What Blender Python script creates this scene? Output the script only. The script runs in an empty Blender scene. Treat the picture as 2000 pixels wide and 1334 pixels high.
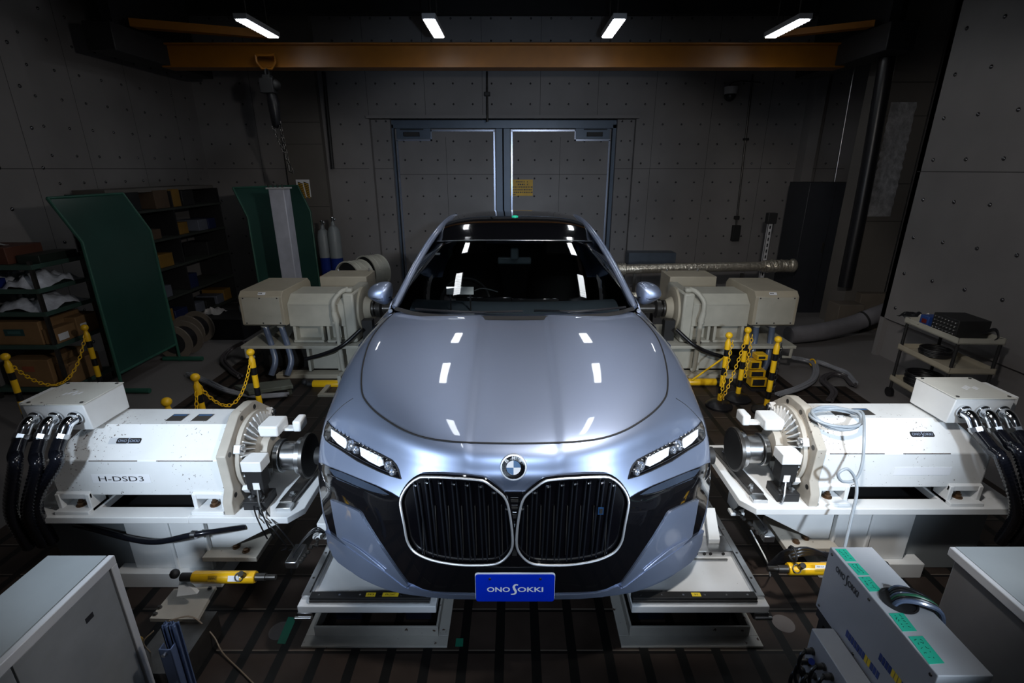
import bpy, bmesh, math, random
from mathutils import Vector, Matrix
from mathutils.bvhtree import BVHTree
from mathutils.geometry import delaunay_2d_cdt
random.seed(7)
C = bpy.context.scene.collection
SC = bpy.context.scene
PI = math.pi
# ------------------------------------------------------------ camera
F, PX, PY, PITCH, CH = 980.0, 1005.0, 667.0, math.radians(19), 2.25
cam = bpy.data.objects.new('camera', bpy.data.cameras.new('camera')); C.objects.link(cam)
cam.location = (0, 0, CH); cam.rotation_euler = (PI/2-PITCH, 0, 0)
cam.data.sensor_width = 36; cam.data.lens = F/2000*36; cam.data.shift_x = -(PX-1000)/2000
cam.data.clip_end = 100
SC.camera = cam
SC.view_settings.view_transform = 'Standard'; SC.view_settings.look = 'None'
SC.view_settings.gamma = 1; SC.view_settings.exposure = 0.0; SC.view_settings.use_curve_mapping = False
W = bpy.data.worlds.new('world'); SC.world = W; W.use_nodes = True
W.node_tree.nodes['Background'].inputs[0].default_value = (.5, .55, .7, 1)
W.node_tree.nodes['Background'].inputs[1].default_value = 0.002
def spot(name, loc, tgt, energy, ang, blend, col, r):
    l = bpy.data.lights.new(name, 'SPOT'); l.energy = energy; l.spot_size = math.radians(ang); l.spot_blend = blend
    l.color = col; l.shadow_soft_size = r
    o = bpy.data.objects.new(name, l); C.objects.link(o); o.location = loc
    o.rotation_euler = (Vector(tgt)-Vector(loc)).to_track_quat('-Z', 'Y').to_euler(); return o
spot('studio_light_left', (-1.9, 0.0, 2.05), (-1.38, 2.4, 1.05), 430, 50, 1.0, (.74, .86, 1), .10)
spot('studio_light_right', (2.0, 0.0, 2.05), (1.48, 2.5, 1.05), 410, 50, 1.0, (.74, .86, 1), .10)
spot('studio_light_centre', (0.0, -.1, 1.85), (0, 1.9, .75), 95, 50, 1.0, (.68, .82, 1), .12)
spot('studio_light_room', (0.8, 1.3, 2.8), (.6, 4.8, .3), 115, 92, .2, (1, .95, .88), .08)
spot('room_fill_left', (0.8, 1.3, 2.8), (-2.6, 4.3, .0), 110, 84, .3, (1, .95, .9), .08)  # extra fill beam added to brighten the left side of the room
spot('room_fill_right', (0.8, 1.3, 2.8), (3.9, 4.2, .0), 110, 84, .3, (1, .95, .9), .08)  # same added fill for the right wall and pillar
spot('door_fill', (0.3, .6, 2.35), (-.1, 9.8, 2.25), 260, 46, 1.0, (.66, .80, 1), .05)  # added bluish fill, standing in for front-light spill on the back wall
spot('low_fill_left', (-1.6, .55, 1.15), (-.66, 1.9, .95), 150, 44, 1.0, (.72, .85, 1), .10)  # low fill added for highlights beside the headlight
spot('low_fill_right', (1.6, .55, 1.15), (.66, 1.9, .95), 150, 44, 1.0, (.72, .85, 1), .10)  # matching added fill for the other front corner
LAMP_POWER = 16.0

# ------------------------------------------------------------ picture geometry helpers
CP, SP = math.cos(PITCH), math.sin(PITCH)
def ray(px, py):
    a = (px-PX)/F; v = (py-PY)/F
    return Vector((a, CP-v*SP, -(SP+v*CP)))
O = Vector((0, 0, CH))
def aY(px, py, Y): r = ray(px, py); return O+r*(Y/r.y)
def aZ(px, py, Z): r = ray(px, py); return O+r*((Z-CH)/r.z)
def aX(px, py, X): r = ray(px, py); return O+r*(X/r.x)
def px_of(p):
    d = p[1]*CP-(p[2]-CH)*SP; return (PX+F*p[0]/d, PY+F*(-(p[2]-CH)*CP-p[1]*SP)/d)

# ------------------------------------------------------------ materials
MATS = {}
def mat(name, col, rough=.5, metal=0, var=.12, vs=6, chips=0, chipcol=(.07, .04, .025), coat=0, bump=0, emit=None, es=1, spec=.5, chs=38):
    if name in MATS: return MATS[name]
    m = bpy.data.materials.new(name); m.use_nodes = True; nt = m.node_tree; N = nt.nodes; L = nt.links
    b = N['Principled BSDF']; b.inputs['Roughness'].default_value = rough; b.inputs['Metallic'].default_value = metal
    b.inputs['Coat Weight'].default_value = coat; b.inputs['Coat Roughness'].default_value = .03
    b.inputs['Specular IOR Level'].default_value = spec
    c4 = (*col, 1)
    tc = N.new('ShaderNodeTexCoord'); nz = N.new('ShaderNodeTexNoise'); nz.inputs['Scale'].default_value = vs; nz.inputs['Detail'].default_value = 5
    L.new(tc.outputs['Object'], nz.inputs['Vector'])
    mr = N.new('ShaderNodeMapRange'); mr.inputs[1].default_value = .3; mr.inputs[2].default_value = .7
    mr.inputs[3].default_value = 1-var; mr.inputs[4].default_value = 1+var
    L.new(nz.outputs['Fac'], mr.inputs[0])
    mx = N.new('ShaderNodeVectorMath'); mx.operation = 'SCALE'; mx.inputs[0].default_value = col
    L.new(mr.outputs[0], mx.inputs['Scale']); out = mx.outputs[0]
    if chips:
        n2 = N.new('ShaderNodeTexNoise'); n2.inputs['Scale'].default_value = chs; n2.inputs['Detail'].default_value = 6; n2.inputs['Roughness'].default_value = .65
        L.new(tc.outputs['Object'], n2.inputs['Vector'])
        n3 = N.new('ShaderNodeTexNoise'); n3.inputs['Scale'].default_value = 3.3; L.new(tc.outputs['Object'], n3.inputs['Vector'])
        ad = N.new('ShaderNodeMath'); ad.operation = 'MULTIPLY_ADD'; ad.inputs[1].default_value = .35
        L.new(n3.outputs['Fac'], ad.inputs[0]); L.new(n2.outputs['Fac'], ad.inputs[2])
        th = N.new('ShaderNodeMath'); th.operation = 'GREATER_THAN'; th.inputs[1].default_value = .92-chips; L.new(ad.outputs[0], th.inputs[0])
        mi = N.new('ShaderNodeMix'); mi.data_type = 'RGBA'; L.new(th.outputs[0], mi.inputs[0]); L.new(out, mi.inputs[6]); mi.inputs[7].default_value = (*chipcol, 1); out = mi.outputs[2]
    L.new(out, b.inputs['Base Color'])
    if bump:
        bp = N.new('ShaderNodeBump'); bp.inputs['Strength'].default_value = bump; bp.inputs['Distance'].default_value = .02
        L.new(nz.outputs['Fac'], bp.inputs['Height']); L.new(bp.outputs[0], b.inputs['Normal'])
    if emit: b.inputs['Emission Color'].default_value = (*emit, 1); b.inputs['Emission Strength'].default_value = es
    MATS[name] = m; return m
def glassy(name, tint, rough=.0, ior=1.5):
    if name in MATS: return MATS[name]
    m = bpy.data.materials.new(name); m.use_nodes = True; nt = m.node_tree; N = nt.nodes; L = nt.links
    for n in list(N): N.remove(n)
    o = N.new('ShaderNodeOutputMaterial'); t = N.new('ShaderNodeBsdfTransparent'); g = N.new('ShaderNodeBsdfGlossy'); f = N.new('ShaderNodeFresnel'); mx = N.new('ShaderNodeMixShader')
    t.inputs[0].default_value = (*tint, 1); g.inputs['Roughness'].default_value = rough; f.inputs[0].default_value = ior
    L.new(f.outputs[0], mx.inputs[0]); L.new(t.outputs[0], mx.inputs[1]); L.new(g.outputs[0], mx.inputs[2]); L.new(mx.outputs[0], o.inputs[0])
    MATS[name] = m; return m
white = mat('machine_white_paint', (.74, .76, .77), .45, chips=.085, var=.04, coat=.1, chs=70)
whitec = mat('machine_white_clean', (.74, .76, .77), .45, chips=.0, var=.05)
bone = mat('shaded_white', (.42, .39, .34), .55, chips=.05, var=.15)  # machine white darkened to hold the shade on its inner faces
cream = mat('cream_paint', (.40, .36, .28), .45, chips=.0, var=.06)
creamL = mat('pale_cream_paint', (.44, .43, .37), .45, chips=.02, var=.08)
steel = mat('brushed_steel', (.55, .56, .57), .28, 1, var=.1, vs=30)
dsteel = mat('dark_steel', (.10, .095, .09), .35, .8, var=.2, vs=20)
chrome = mat('chrome', (.8, .82, .85), .12, 1, var=.02)
black = mat('black_rubber', (.008, .008, .01), .35, var=.2)
blackm = mat('matt_black', (.012, .012, .013), .6, var=.2)
hosem = mat('black_corrugated_plastic', (.008, .009, .014), .18, var=.1, coat=.6)
yellow = mat('yellow_plastic', (.85, .50, .012), .4, var=.06)
yelp = mat('yellow_enamel', (.80, .46, .01), .3, var=.05, coat=.4)
crane = mat('crane_orange_paint', (.26, .095, .004), .45, var=.1)
green = mat('dark_green_paint', (.018, .085, .060), .5, var=.15)
screenm = mat('green_welding_screen', (.014, .050, .040), .35, var=.12, vs=3, bump=.15)
grayp = mat('grey_cabinet_paint', (.22, .245, .26), .42, var=.04)
lgray = mat('light_grey_paint', (.40, .41, .43), .45, var=.04)
wallm = mat('galvanised_wall_panel', (.20, .19, .19), .55, .0, var=.12, vs=1.2, bump=.12)
wall2 = mat('brown_grey_cladding', (.12, .11, .10), .6, var=.15, vs=1.2)
seam = mat('panel_joint', (.03, .028, .028), .7, var=.05)
stud = mat('stud_metal', (.16, .16, .17), .25, .9, var=.1)
ceilm = mat('dark_ceiling', (.012, .012, .013), .9)
card = mat('cardboard', (.26, .15, .065), .8, var=.12)
blue = mat('blue_plastic', (.01, .03, .22), .4)
bag = mat('clear_plastic_bag', (.72, .76, .86), .22, var=.3, vs=9, bump=1.0, coat=.5)
gfloor = mat('grey_floor_coating', (.165, .155, .155), .5, var=.08, vs=1.5)
foil = mat('aluminium_foil', (.60, .55, .46), .3, .75, var=.2, vs=25, bump=.7)
whitelab = mat('white_label', (.80, .82, .86), .5, var=.02)
ink = mat('black_ink', (.01, .01, .012), .5)
tape = mat('green_tape', (.015, .42, .27), .6, var=.05)
hydr = mat('grey_blue_pvc_hose', (.10, .13, .20), .25, var=.1, coat=.5)
ghose = mat('grey_hose', (.24, .25, .28), .3, var=.1)
ghose2 = mat('light_grey_cable', (.30, .34, .38), .45, var=.05)
doorblue = mat('blue_grey_door_metal', (.085, .115, .16), .4, .3, var=.06)
doortrim = mat('door_trim_metal', (.42, .48, .62), .25, .8, var=.05)

# ------------------------------------------------------------ mesh builder
def cr(pts, n):
    P = [Vector(p) for p in pts]
    if len(P) < 3: return [P[0].lerp(P[-1], i/n) for i in range(n+1)]
    P = [P[0]*2-P[1]]+P+[P[-1]*2-P[-2]]; k = len(P)-3; out = []
    for i in range(n+1):
        t = i/n*k; j = min(int(t), k-1); t -= j
        a, b, c, d = P[j:j+4]
        out.append(.5*((2*b)+(c-a)*t+(2*a-5*b+4*c-d)*t*t+(-a+3*b-3*c+d)*t**3))
    return out
def wl(o):
    v = Vector((0, 0, 0))
    while o is not None: v = v+Vector(o.location); o = o.parent
    return v
class MB:
    def __init__(s): s.b = bmesh.new(); s.mi = 0
    def _f(s, vs):
        try:
            f = s.b.faces.new(vs); f.material_index = s.mi; return f
        except ValueError: return None
    def box(s, x0, x1, y0, y1, z0, z1):
        x0, x1 = min(x0, x1), max(x0, x1)
        v = [s.b.verts.new((x, y, z)) for z in (z0, z1) for y in (y0, y1) for x in (x0, x1)]
        for q in ((0, 2, 3, 1), (4, 5, 7, 6), (0, 1, 5, 4), (2, 6, 7, 3), (0, 4, 6, 2), (1, 3, 7, 5)): s._f([v[i] for i in q])
        return s
    def hexa(s, a, b):      # two quads (lists of 4 points), bottom and top, same winding
        v = [s.b.verts.new(p) for p in list(a)+list(b)]; n = len(a)
        s._f(v[:n][::-1]); s._f(v[n:])
        for i in range(n): j = (i+1) % n; s._f([v[i], v[j], v[n+j], v[n+i]])
        return s
    def prism(s, poly, ax, a0, a1):      # poly of 2d points in the other two axes
        def mk(p, a): return {'x': (a, p[0], p[1]), 'y': (p[0], a, p[1]), 'z': (p[0], p[1], a)}[ax]
        return s.hexa([mk(p, a0) for p in poly], [mk(p, a1) for p in poly])
    def ring(s, c, u, v, r, n): return [s.b.verts.new(c+(u*math.cos(2*PI*i/n)+v*math.sin(2*PI*i/n))*r) for i in range(n)]
    def tube(s, pts, r, n=10, cap=True):
        P = [Vector(p) for p in pts]; R = r if isinstance(r, (list, tuple)) else [r]*len(P); prev = None; U = None
        first = None
        for i, p in enumerate(P):
            t = (P[min(i+1, len(P)-1)]-P[max(i-1, 0)])
            if t.length < 1e-9: t = Vector((0, 0, 1))
            t.normalize()
            if U is None: U = t.orthogonal().normalized()
            else:
                U = U-t*U.dot(t)
                U = U.normalized() if U.length > 1e-6 else t.orthogonal().normalized()
            V = t.cross(U); rg = s.ring(p, U, V, R[i], n)
            if prev:
                for k in range(n): s._f([prev[k], prev[(k+1) % n], rg[(k+1) % n], rg[k]])
            else: first = rg
            prev = rg
        if cap: s._f(first[::-1]); s._f(prev)
        return s
    def cyl(s, a, b, r, r2=None, n=24):
        return s.tube([a, b], [r, r if r2 is None else r2], n)
    def lathe(s, o, d, prof, n=32, caps=True):      # prof: (dist along d, radius)
        o = Vector(o); d = Vector(d).normalized(); U = d.orthogonal().normalized(); V = d.cross(U); prev = None
        for (t, r) in prof:
            rg = s.ring(o+d*t, U, V, max(r, .0004), n)
            if prev:
                for k in range(n): s._f([prev[k], prev[(k+1) % n], rg[(k+1) % n], rg[k]])
            elif caps: s._f(rg[::-1])
            prev = rg
        if caps: s._f(prev)
        return s
    def sph(s, c, r, n=14, sc=(1, 1, 1)):
        c = Vector(c); prof = []
        prev = None; m = n//2
        for i in range(m+1):
            a = -PI/2+PI*i/m; rr = max(math.cos(a)*r, .0003)
            rg = [s.b.verts.new(c+Vector((math.cos(2*PI*k/n)*rr*sc[0], math.sin(2*PI*k/n)*rr*sc[1], math.sin(a)*r*sc[2]))) for k in range(n)]
            if prev:
                for k in range(n): s._f([prev[k], prev[(k+1) % n], rg[(k+1) % n], rg[k]])
            else: s._f(rg[::-1])
            prev = rg
        s._f(prev); return s
    def torus(s, c, ax, R, r, n=24, m=8, sx=1):
        c = Vector(c); ax = Vector(ax).normalized(); U = ax.orthogonal().normalized(); V = ax.cross(U); rings = []
        for i in range(n):
            a = 2*PI*i/n; d = U*math.cos(a)*sx+V*math.sin(a); q = c+d*R; dn = d.normalized()
            rings.append([s.b.verts.new(q+(dn*math.cos(2*PI*k/m)+ax*math.sin(2*PI*k/m))*r) for k in range(m)])
        for i in range(n):
            A, B = rings[i], rings[(i+1) % n]
            for k in range(m): s._f([A[k], B[k], B[(k+1) % m], A[(k+1) % m]])
        return s
    def grid(s, rows):
        V = [[s.b.verts.new(p) for p in r] for r in rows]
        for i in range(len(V)-1):
            for j in range(len(V[i])-1): s._f([V[i][j], V[i][j+1], V[i+1][j+1], V[i+1][j]])
        return s
    def slab(s, rows, t, d):      # grid with thickness t along direction d
        d = Vector(d)*t; s.grid(rows); s.grid([[Vector(p)+d for p in r][::-1] for r in rows])
        n = len(rows); m = len(rows[0])
        loop = [rows[0][j] for j in range(m)]+[rows[i][m-1] for i in range(1, n)]+[rows[n-1][j] for j in range(m-2, -1, -1)]+[rows[i][0] for i in range(n-2, 0, -1)]
        k = len(loop)
        for i in range(k):
            a = Vector(loop[i]); b = Vector(loop[(i+1) % k]); s._f([s.b.verts.new(q) for q in (a, a+d, b+d, b)])
        return s
    def chain(s, pts, L=.035, r=.004, w=.011):
        P = [Vector(p) for p in pts]; acc = 0; k = 0; pos = []
        tot = sum((P[i+1]-P[i]).length for i in range(len(P)-1)); n = max(2, int(tot/(L*.78)))
        for q in range(n):
            tgt = (q+.5)*tot/n; a = 0
            for i in range(len(P)-1):
                l = (P[i+1]-P[i]).length
                if a+l >= tgt: pos.append((P[i].lerp(P[i+1], (tgt-a)/l), (P[i+1]-P[i]).normalized())); break
                a += l
        for k, (c, t) in enumerate(pos):
            U = t.cross(Vector((0, 1, 0)) if abs(t.y) < .9 else Vector((1, 0, 0))).normalized(); V = t.cross(U)
            e = (U*.92+V*.38) if k % 2 else (V*.92-U*.38)
            lk = [c+t*(L/2*math.cos(a))+e*(w*math.sin(a)) for a in [2*PI*i/10 for i in range(11)]]
            s.tube(lk, r, 5, False)
        return s
    def build(s, name, m, parent=None, smooth=True, bev=0, ang=38, loc=None, doub=False):
        if doub: bmesh.ops.remove_doubles(s.b, verts=s.b.verts, dist=1e-5)
        bmesh.ops.recalc_face_normals(s.b, faces=s.b.faces)
        off = wl(parent) if parent else (Vector(loc) if loc is not None else Vector((0, 0, 0)))
        if off.length: bmesh.ops.translate(s.b, verts=s.b.verts, vec=-off)
        if smooth:
            ca = math.radians(ang)
            for f in s.b.faces: f.smooth = True
            for e in s.b.edges:
                if len(e.link_faces) == 2 and e.calc_face_angle(0) > ca: e.smooth = False
        me = bpy.data.meshes.new(name); s.b.to_mesh(me); s.b.free()
        for k in (m if isinstance(m, (list, tuple)) else [m]): me.materials.append(k)
        o = bpy.data.objects.new(name, me); C.objects.link(o)
        if parent: o.parent = parent
        elif loc is not None: o.location = loc
        if bev:
            b = o.modifiers.new('bevel', 'BEVEL'); b.width = bev; b.segments = 2; b.limit_method = 'ANGLE'; b.angle_limit = math.radians(40); b.harden_normals = False
        return o
def tag(o, label, cat, group=None, kind=None):
    o['label'] = label; o['category'] = cat
    if group: o['group'] = group
    if kind: o['kind'] = kind
    return o
def thing(name, label, cat, loc=(0, 0, 0), group=None):
    o = bpy.data.objects.new(name, None); C.objects.link(o); o.location = loc; o.empty_display_size = .1
    return tag(o, label, cat, group)
def struct(o): o['kind'] = 'structure'; return o
def copy_tree(o, loc=None, label=None, parent=None):
    c = o.copy(); C.objects.link(c)
    if parent is not None: c.parent = parent
    if loc is not None: c.location = loc
    if label: c['label'] = label
    for ch in list(o.children): copy_tree(ch, parent=c)
    return c
def text_bm(body, size, ext=.0006, off=0.0, shear=0, space=1.0):
    cu = bpy.data.curves.new('t', 'FONT'); cu.body = body; cu.size = size; cu.extrude = ext; cu.offset = off; cu.shear = shear
    cu.align_x = 'CENTER'; cu.align_y = 'CENTER'; cu.resolution_u = 3; cu.space_character = space
    o = bpy.data.objects.new('t', cu); C.objects.link(o); dg = bpy.context.evaluated_depsgraph_get(); dg.update()
    me = bpy.data.meshes.new_from_object(o.evaluated_get(dg)); bpy.data.objects.remove(o)
    xs = [v.co.x for v in me.vertices] or [0]
    return me, min(xs), max(xs)
def frame(o, right, up):
    r = Vector(right).normalized(); u = Vector(up); u = (u-r*u.dot(r)).normalized(); n = r.cross(u)
    return Matrix(((r.x, u.x, n.x, o[0]), (r.y, u.y, n.y, o[1]), (r.z, u.z, n.z, o[2]), (0, 0, 0, 1)))
def text(name, body, width, o, right, up, m, parent, height=None, off=0.0, stretch=None, ext=.0006):
    me, a, b = text_bm(body, 1, 0, off); k = width/(b-a); ys = [v.co.y for v in me.vertices]; hh = max(ys)-min(ys)
    ky = k if height is None else height/hh
    M = frame(o, right, up) @ Matrix.Translation((-(a+b)/2*k, -(max(ys)+min(ys))/2*ky, 0)) @ Matrix.Diagonal((k, ky, 1, 1))
    me.transform(M); me.transform(Matrix.Translation(-wl(parent)))
    b2 = bmesh.new(); b2.from_mesh(me)
    b2.to_mesh(me); b2.free(); me.materials.clear(); me.materials.append(m)
    ob = bpy.data.objects.new(name, me); C.objects.link(ob); ob.parent = parent; return ob
def logo(name, width, o, right, up, m, parent, h=None, bold=.012):      # the maker's wordmark: ONO, a tall swung S, OKKI
    bm = bmesh.new(); h = h or width*.13
    def add(body, x0, x1):
        me, a, b = text_bm(body, 1, 0, bold); ys = [v.co.y for v in me.vertices]
        me.transform(Matrix.Translation(((x0*width), 0, 0)) @ Matrix.Diagonal(((x1-x0)*width/(b-a), h/(max(ys)-min(ys)), 1, 1)) @ Matrix.Translation((-a, -(max(ys)+min(ys))/2, 0)))
        bm.from_mesh(me)
    add('ONO', -.5, -.09); add('OKKI', .045, .5)
    c = cr([(.055, .92, 0), (.01, .98, 0), (-.022, .62, 0), (-.012, .1, 0), (.012, -.4, 0), (-.005, -.86, 0), (-.075, -.98, 0)], 26)
    wd = [.012+.016*math.sin(PI*i/26) for i in range(27)]; L = []
    for i, p in enumerate(c):
        t = (c[min(i+1, 26)]-c[max(i-1, 0)]); t = Vector((t.x*width, t.y*h, 0)).normalized(); nn = Vector((-t.y, t.x, 0))*wd[i]*width*.8; q = Vector((p.x*width, p.y*h, 0))
        L.append((bm.verts.new(q+nn), bm.verts.new(q-nn)))
    for i in range(26): bm.faces.new([L[i][0], L[i][1], L[i+1][1], L[i+1][0]])
    me = bpy.data.meshes.new(name); bm.to_mesh(me); bm.free()
    me.transform(frame(o, right, up)); me.transform(Matrix.Translation(-wl(parent))); me.materials.append(m)
    ob = bpy.data.objects.new(name, me); C.objects.link(ob); ob.parent = parent; return ob
def plate(o, right, up, w, h, t=.002, rnd=0):
    M = frame(o, right, up); mb = MB()
    if rnd:
        pts = []
        for (sx, sy, a0) in ((1, 1, 0), (-1, 1, 90), (-1, -1, 180), (1, -1, 270)):
            for k in range(5):
                a = math.radians(a0+k*22.5); pts.append((sx*(w/2-rnd)+rnd*math.cos(a), sy*(h/2-rnd)+rnd*math.sin(a)))
    else: pts = [(-w/2, -h/2), (w/2, -h/2), (w/2, h/2), (-w/2, h/2)]
    mb.hexa([M @ Vector((x, y, 0)) for x, y in pts], [M @ Vector((x, y, t)) for x, y in pts]); return mb
XP, YP, ZP = Vector((1, 0, 0)), Vector((0, 1, 0)), Vector((0, 0, 1))

# ============================================================ THE ROOM
def slot_mat():
    m = bpy.data.materials.new('tslot_cast_iron'); m.use_nodes = True; nt = m.node_tree; N = nt.nodes; L = nt.links; b = N['Principled BSDF']
    tc = N.new('ShaderNodeTexCoord'); sx = N.new('ShaderNodeSeparateXYZ'); L.new(tc.outputs['Object'], sx.inputs[0])
    def line(src, per, off, wd):
        a = N.new('ShaderNodeMath'); a.operation = 'ADD'; a.inputs[1].default_value = 50*per-off+wd/2; L.new(src, a.inputs[0])
        p = N.new('ShaderNodeMath'); p.operation = 'FLOORED_MODULO'; p.inputs[1].default_value = per; L.new(a.outputs[0], p.inputs[0])
        q = N.new('ShaderNodeMath'); q.operation = 'LESS_THAN'; q.inputs[1].default_value = wd; L.new(p.outputs[0], q.inputs[0]); return q.outputs[0]
    def mixc(f, a, c):
        x = N.new('ShaderNodeMix'); x.data_type = 'RGBA'; L.new(f, x.inputs[0])
        if isinstance(a, tuple): x.inputs[6].default_value = a
        else: L.new(a, x.inputs[6])
        x.inputs[7].default_value = c; return x.outputs[2]
    n = N.new('ShaderNodeTexNoise'); n.inputs['Scale'].default_value = 3.5; n.inputs['Detail'].default_value = 6; L.new(tc.outputs['Object'], n.inputs['Vector'])
    r = N.new('ShaderNodeValToRGB'); r.color_ramp.elements[0].color = (.020, .014, .011, 1); r.color_ramp.elements[1].color = (.050, .036, .030, 1)
    r.color_ramp.elements[0].position = .3; r.color_ramp.elements[1].position = .75; L.new(n.outputs['Fac'], r.inputs[0])
    c = mixc(line(sx.outputs[1], .2453, 1.848, .006), r.outputs[0], (.14, .12, .10, 1))
    c = mixc(line(sx.outputs[1], .2453, 1.836, .014), c, (.006, .005, .005, 1))
    c = mixc(line(sx.outputs[0], .178, .1045, .046), c, (.004, .004, .004, 1))
    L.new(c, b.inputs['Base Color']); b.inputs['Roughness'].default_value = .5; b.inputs['Specular IOR Level'].default_value = .35; return m
slotm = slot_mat()
mb = MB()
mb.box(-7, -3.4, -1.5, 11, -.1, 0).box(3.62, 7.5, -1.5, 5.03, -.1, 0).box(3.05, 7.5, 5.03, 11, -.1, 0).box(-3.4, 3.05, 6.7, 11, -.1, 0)
mb.mi = 1; mb.box(-3.4, 3.62, -1.5, 5.03, -.1, 0).box(-3.4, 3.05, 5.03, 6.7, -.1, 0)
struct(mb.build('floor', [gfloor, slotm], smooth=False))
def studwall(mb, o, u, n, w, h, sp=.33, z0=.16, u0=.16, r=.014, skip=lambda a, z: False, seams=(2.25,), vs=.99, sz=.32):
    o = Vector(o); u = Vector(u); n = Vector(n); mb.mi = 1
    nu = int((w-u0)/sp)+1; nz = int((h-z0)/sz)+1
    for i in range(nu):
        for j in range(nz):
            a = u0+i*sp; z = z0+j*sz
            if a > w-.03 or skip(a, z): continue
            c = o+u*a+ZP*z
            mb.lathe(c, n, [(0, r*1.25), (.004, r*1.2), (.011, r*.85), (.015, r*.2)], 8)
    mb.mi = 2
    def strip(p, a, l, wd):
        q = a.cross(n)*wd/2; mb._f([mb.b.verts.new(x+n*.0015) for x in (p-q, p+q, p+a*l+q, p+a*l-q)])
    k = 0; a = vs
    while a < w-.05:
        for (s0, s1) in ((0, seams[0]), (seams[0], h)):
            z = s0
            while z < s1-.01:
                e = min(s1, z+.16)
                if not skip(a, (z+e)/2): strip(o+u*a+ZP*z, ZP, e-z, .006)
                z = e
        a += vs
    for s0 in seams:
        a = 0
        while a < w:
            if not skip(a+.05, s0): strip(o+u*a+ZP*s0, u, min(.1, w-a), .008)
            a += .1
    mb.mi = 0
H = 4.7
WM = [wallm, stud, seam]
# back wall with the door opening
mb = MB()
mb.box(-5.7, -2.53, 9.5, 9.62, 0, H).box(2.12, 7.2, 9.5, 9.62, 0, H).box(-2.53, 2.12, 9.5, 9.62, 3.07, H)
studwall(mb, (-5.5, 9.5, 0), XP, -YP, 11.4, H, skip=lambda a, z: (2.95 < a < 7.64 and z < 3.1) or 1.5 < a < 2.17, z0=.1)
struct(mb.build('wall_back', WM))
mb = MB(); mb.box(-2.6, -2.2, 9.63, 9.75, 0, 3.1).box(1.82, 2.2, 9.63, 9.75, 0, 3.1).box(-2.56, 2.15, 9.4, 9.64, 3.07, 3.12)
studwall(mb, (-2.53, 9.63, 0), XP, -YP, .33, 3.05, sp=.17, u0=.09, vs=9); studwall(mb, (1.82, 9.63, 0), XP, -YP, .3, 3.05, sp=.16, u0=.08, vs=9)
struct(mb.build('trim_1', WM))
mb = MB(); mb.box(-4.02, -3.34, 9.36, 9.5, 0, H); mb.mi = 1
for z in (2.65, 3.0, 1.6): mb.box(-4.02, -3.34, 9.357, 9.36, z, z+.008)
struct(mb.build('trim_2', [wall2, seam], smooth=False))
mb = MB(); mb.box(-5.62, -5.5, -1.5, 9.6, 0, H); studwall(mb, (-5.5, -1, 0), YP, XP, 10.4, H, sp=.36)
struct(mb.build('wall_left', WM))
mb = MB(); mb.box(-5.5, -5.38, -1, 6.2, 0, H); studwall(mb, (-5.38, -1, 0), YP, XP, 7.2, H, sp=.52, sz=.42, r=.017, u0=.3)
struct(mb.build('trim_3', WM))
mb = MB(); mb.box(6.0, 6.12, 5, 9.6, 0, H).box(4.6, 6.1, 6.0, 6.07, 0, H).box(4.6, 4.66, 4.15, 6.07, .5, H).box(4.66, 4.75, -1.5, 6.07, 0, H)
studwall(mb, (4.6, 3.9, .5), YP, -XP, 2.15, H-.5, sp=.42, sz=.42, r=.017, u0=.28, seams=(1.72,), vs=9)
mb.box(4.6, 4.66, -1.5, 4.15, 1.6, H); studwall(mb, (4.6, -1, 1.6), YP, -XP, 4.9, H-1.6, sp=.42, sz=.42, r=.017, u0=.3, seams=(.62,), vs=9)
struct(mb.build('wall_right', WM))
mb = MB(); mb.box(4.86, 5.42, 7.2, 7.7, 0, H); mb.mi = 1
for z in (3.3, 2.9, 2.05, 1.55): mb.box(4.855, 5.42, 7.197, 7.2, z, z+.01)
struct(mb.build('trim_4', [wall2, seam], smooth=False))
mb = MB(); mb.box(5.02, 5.2, 9.25, 9.5, 0, H); struct(mb.build('trim_5', wallm, smooth=False))
mb = MB(); mb.box(-5.7, 7.2, -1.5, 9.7, H, H+.1)
for y in (1.2, 3.4, 5.6, 8.6): mb.box(-5.6, 6.1, y, y+.14, H-.28, H)
struct(mb.build('ceiling', ceilm, smooth=False))
mb = MB(); mb.box(-5.6, 6.6, -1.6, -1.5, 0, H); struct(mb.build('wall_front', wallm, smooth=False))
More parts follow.
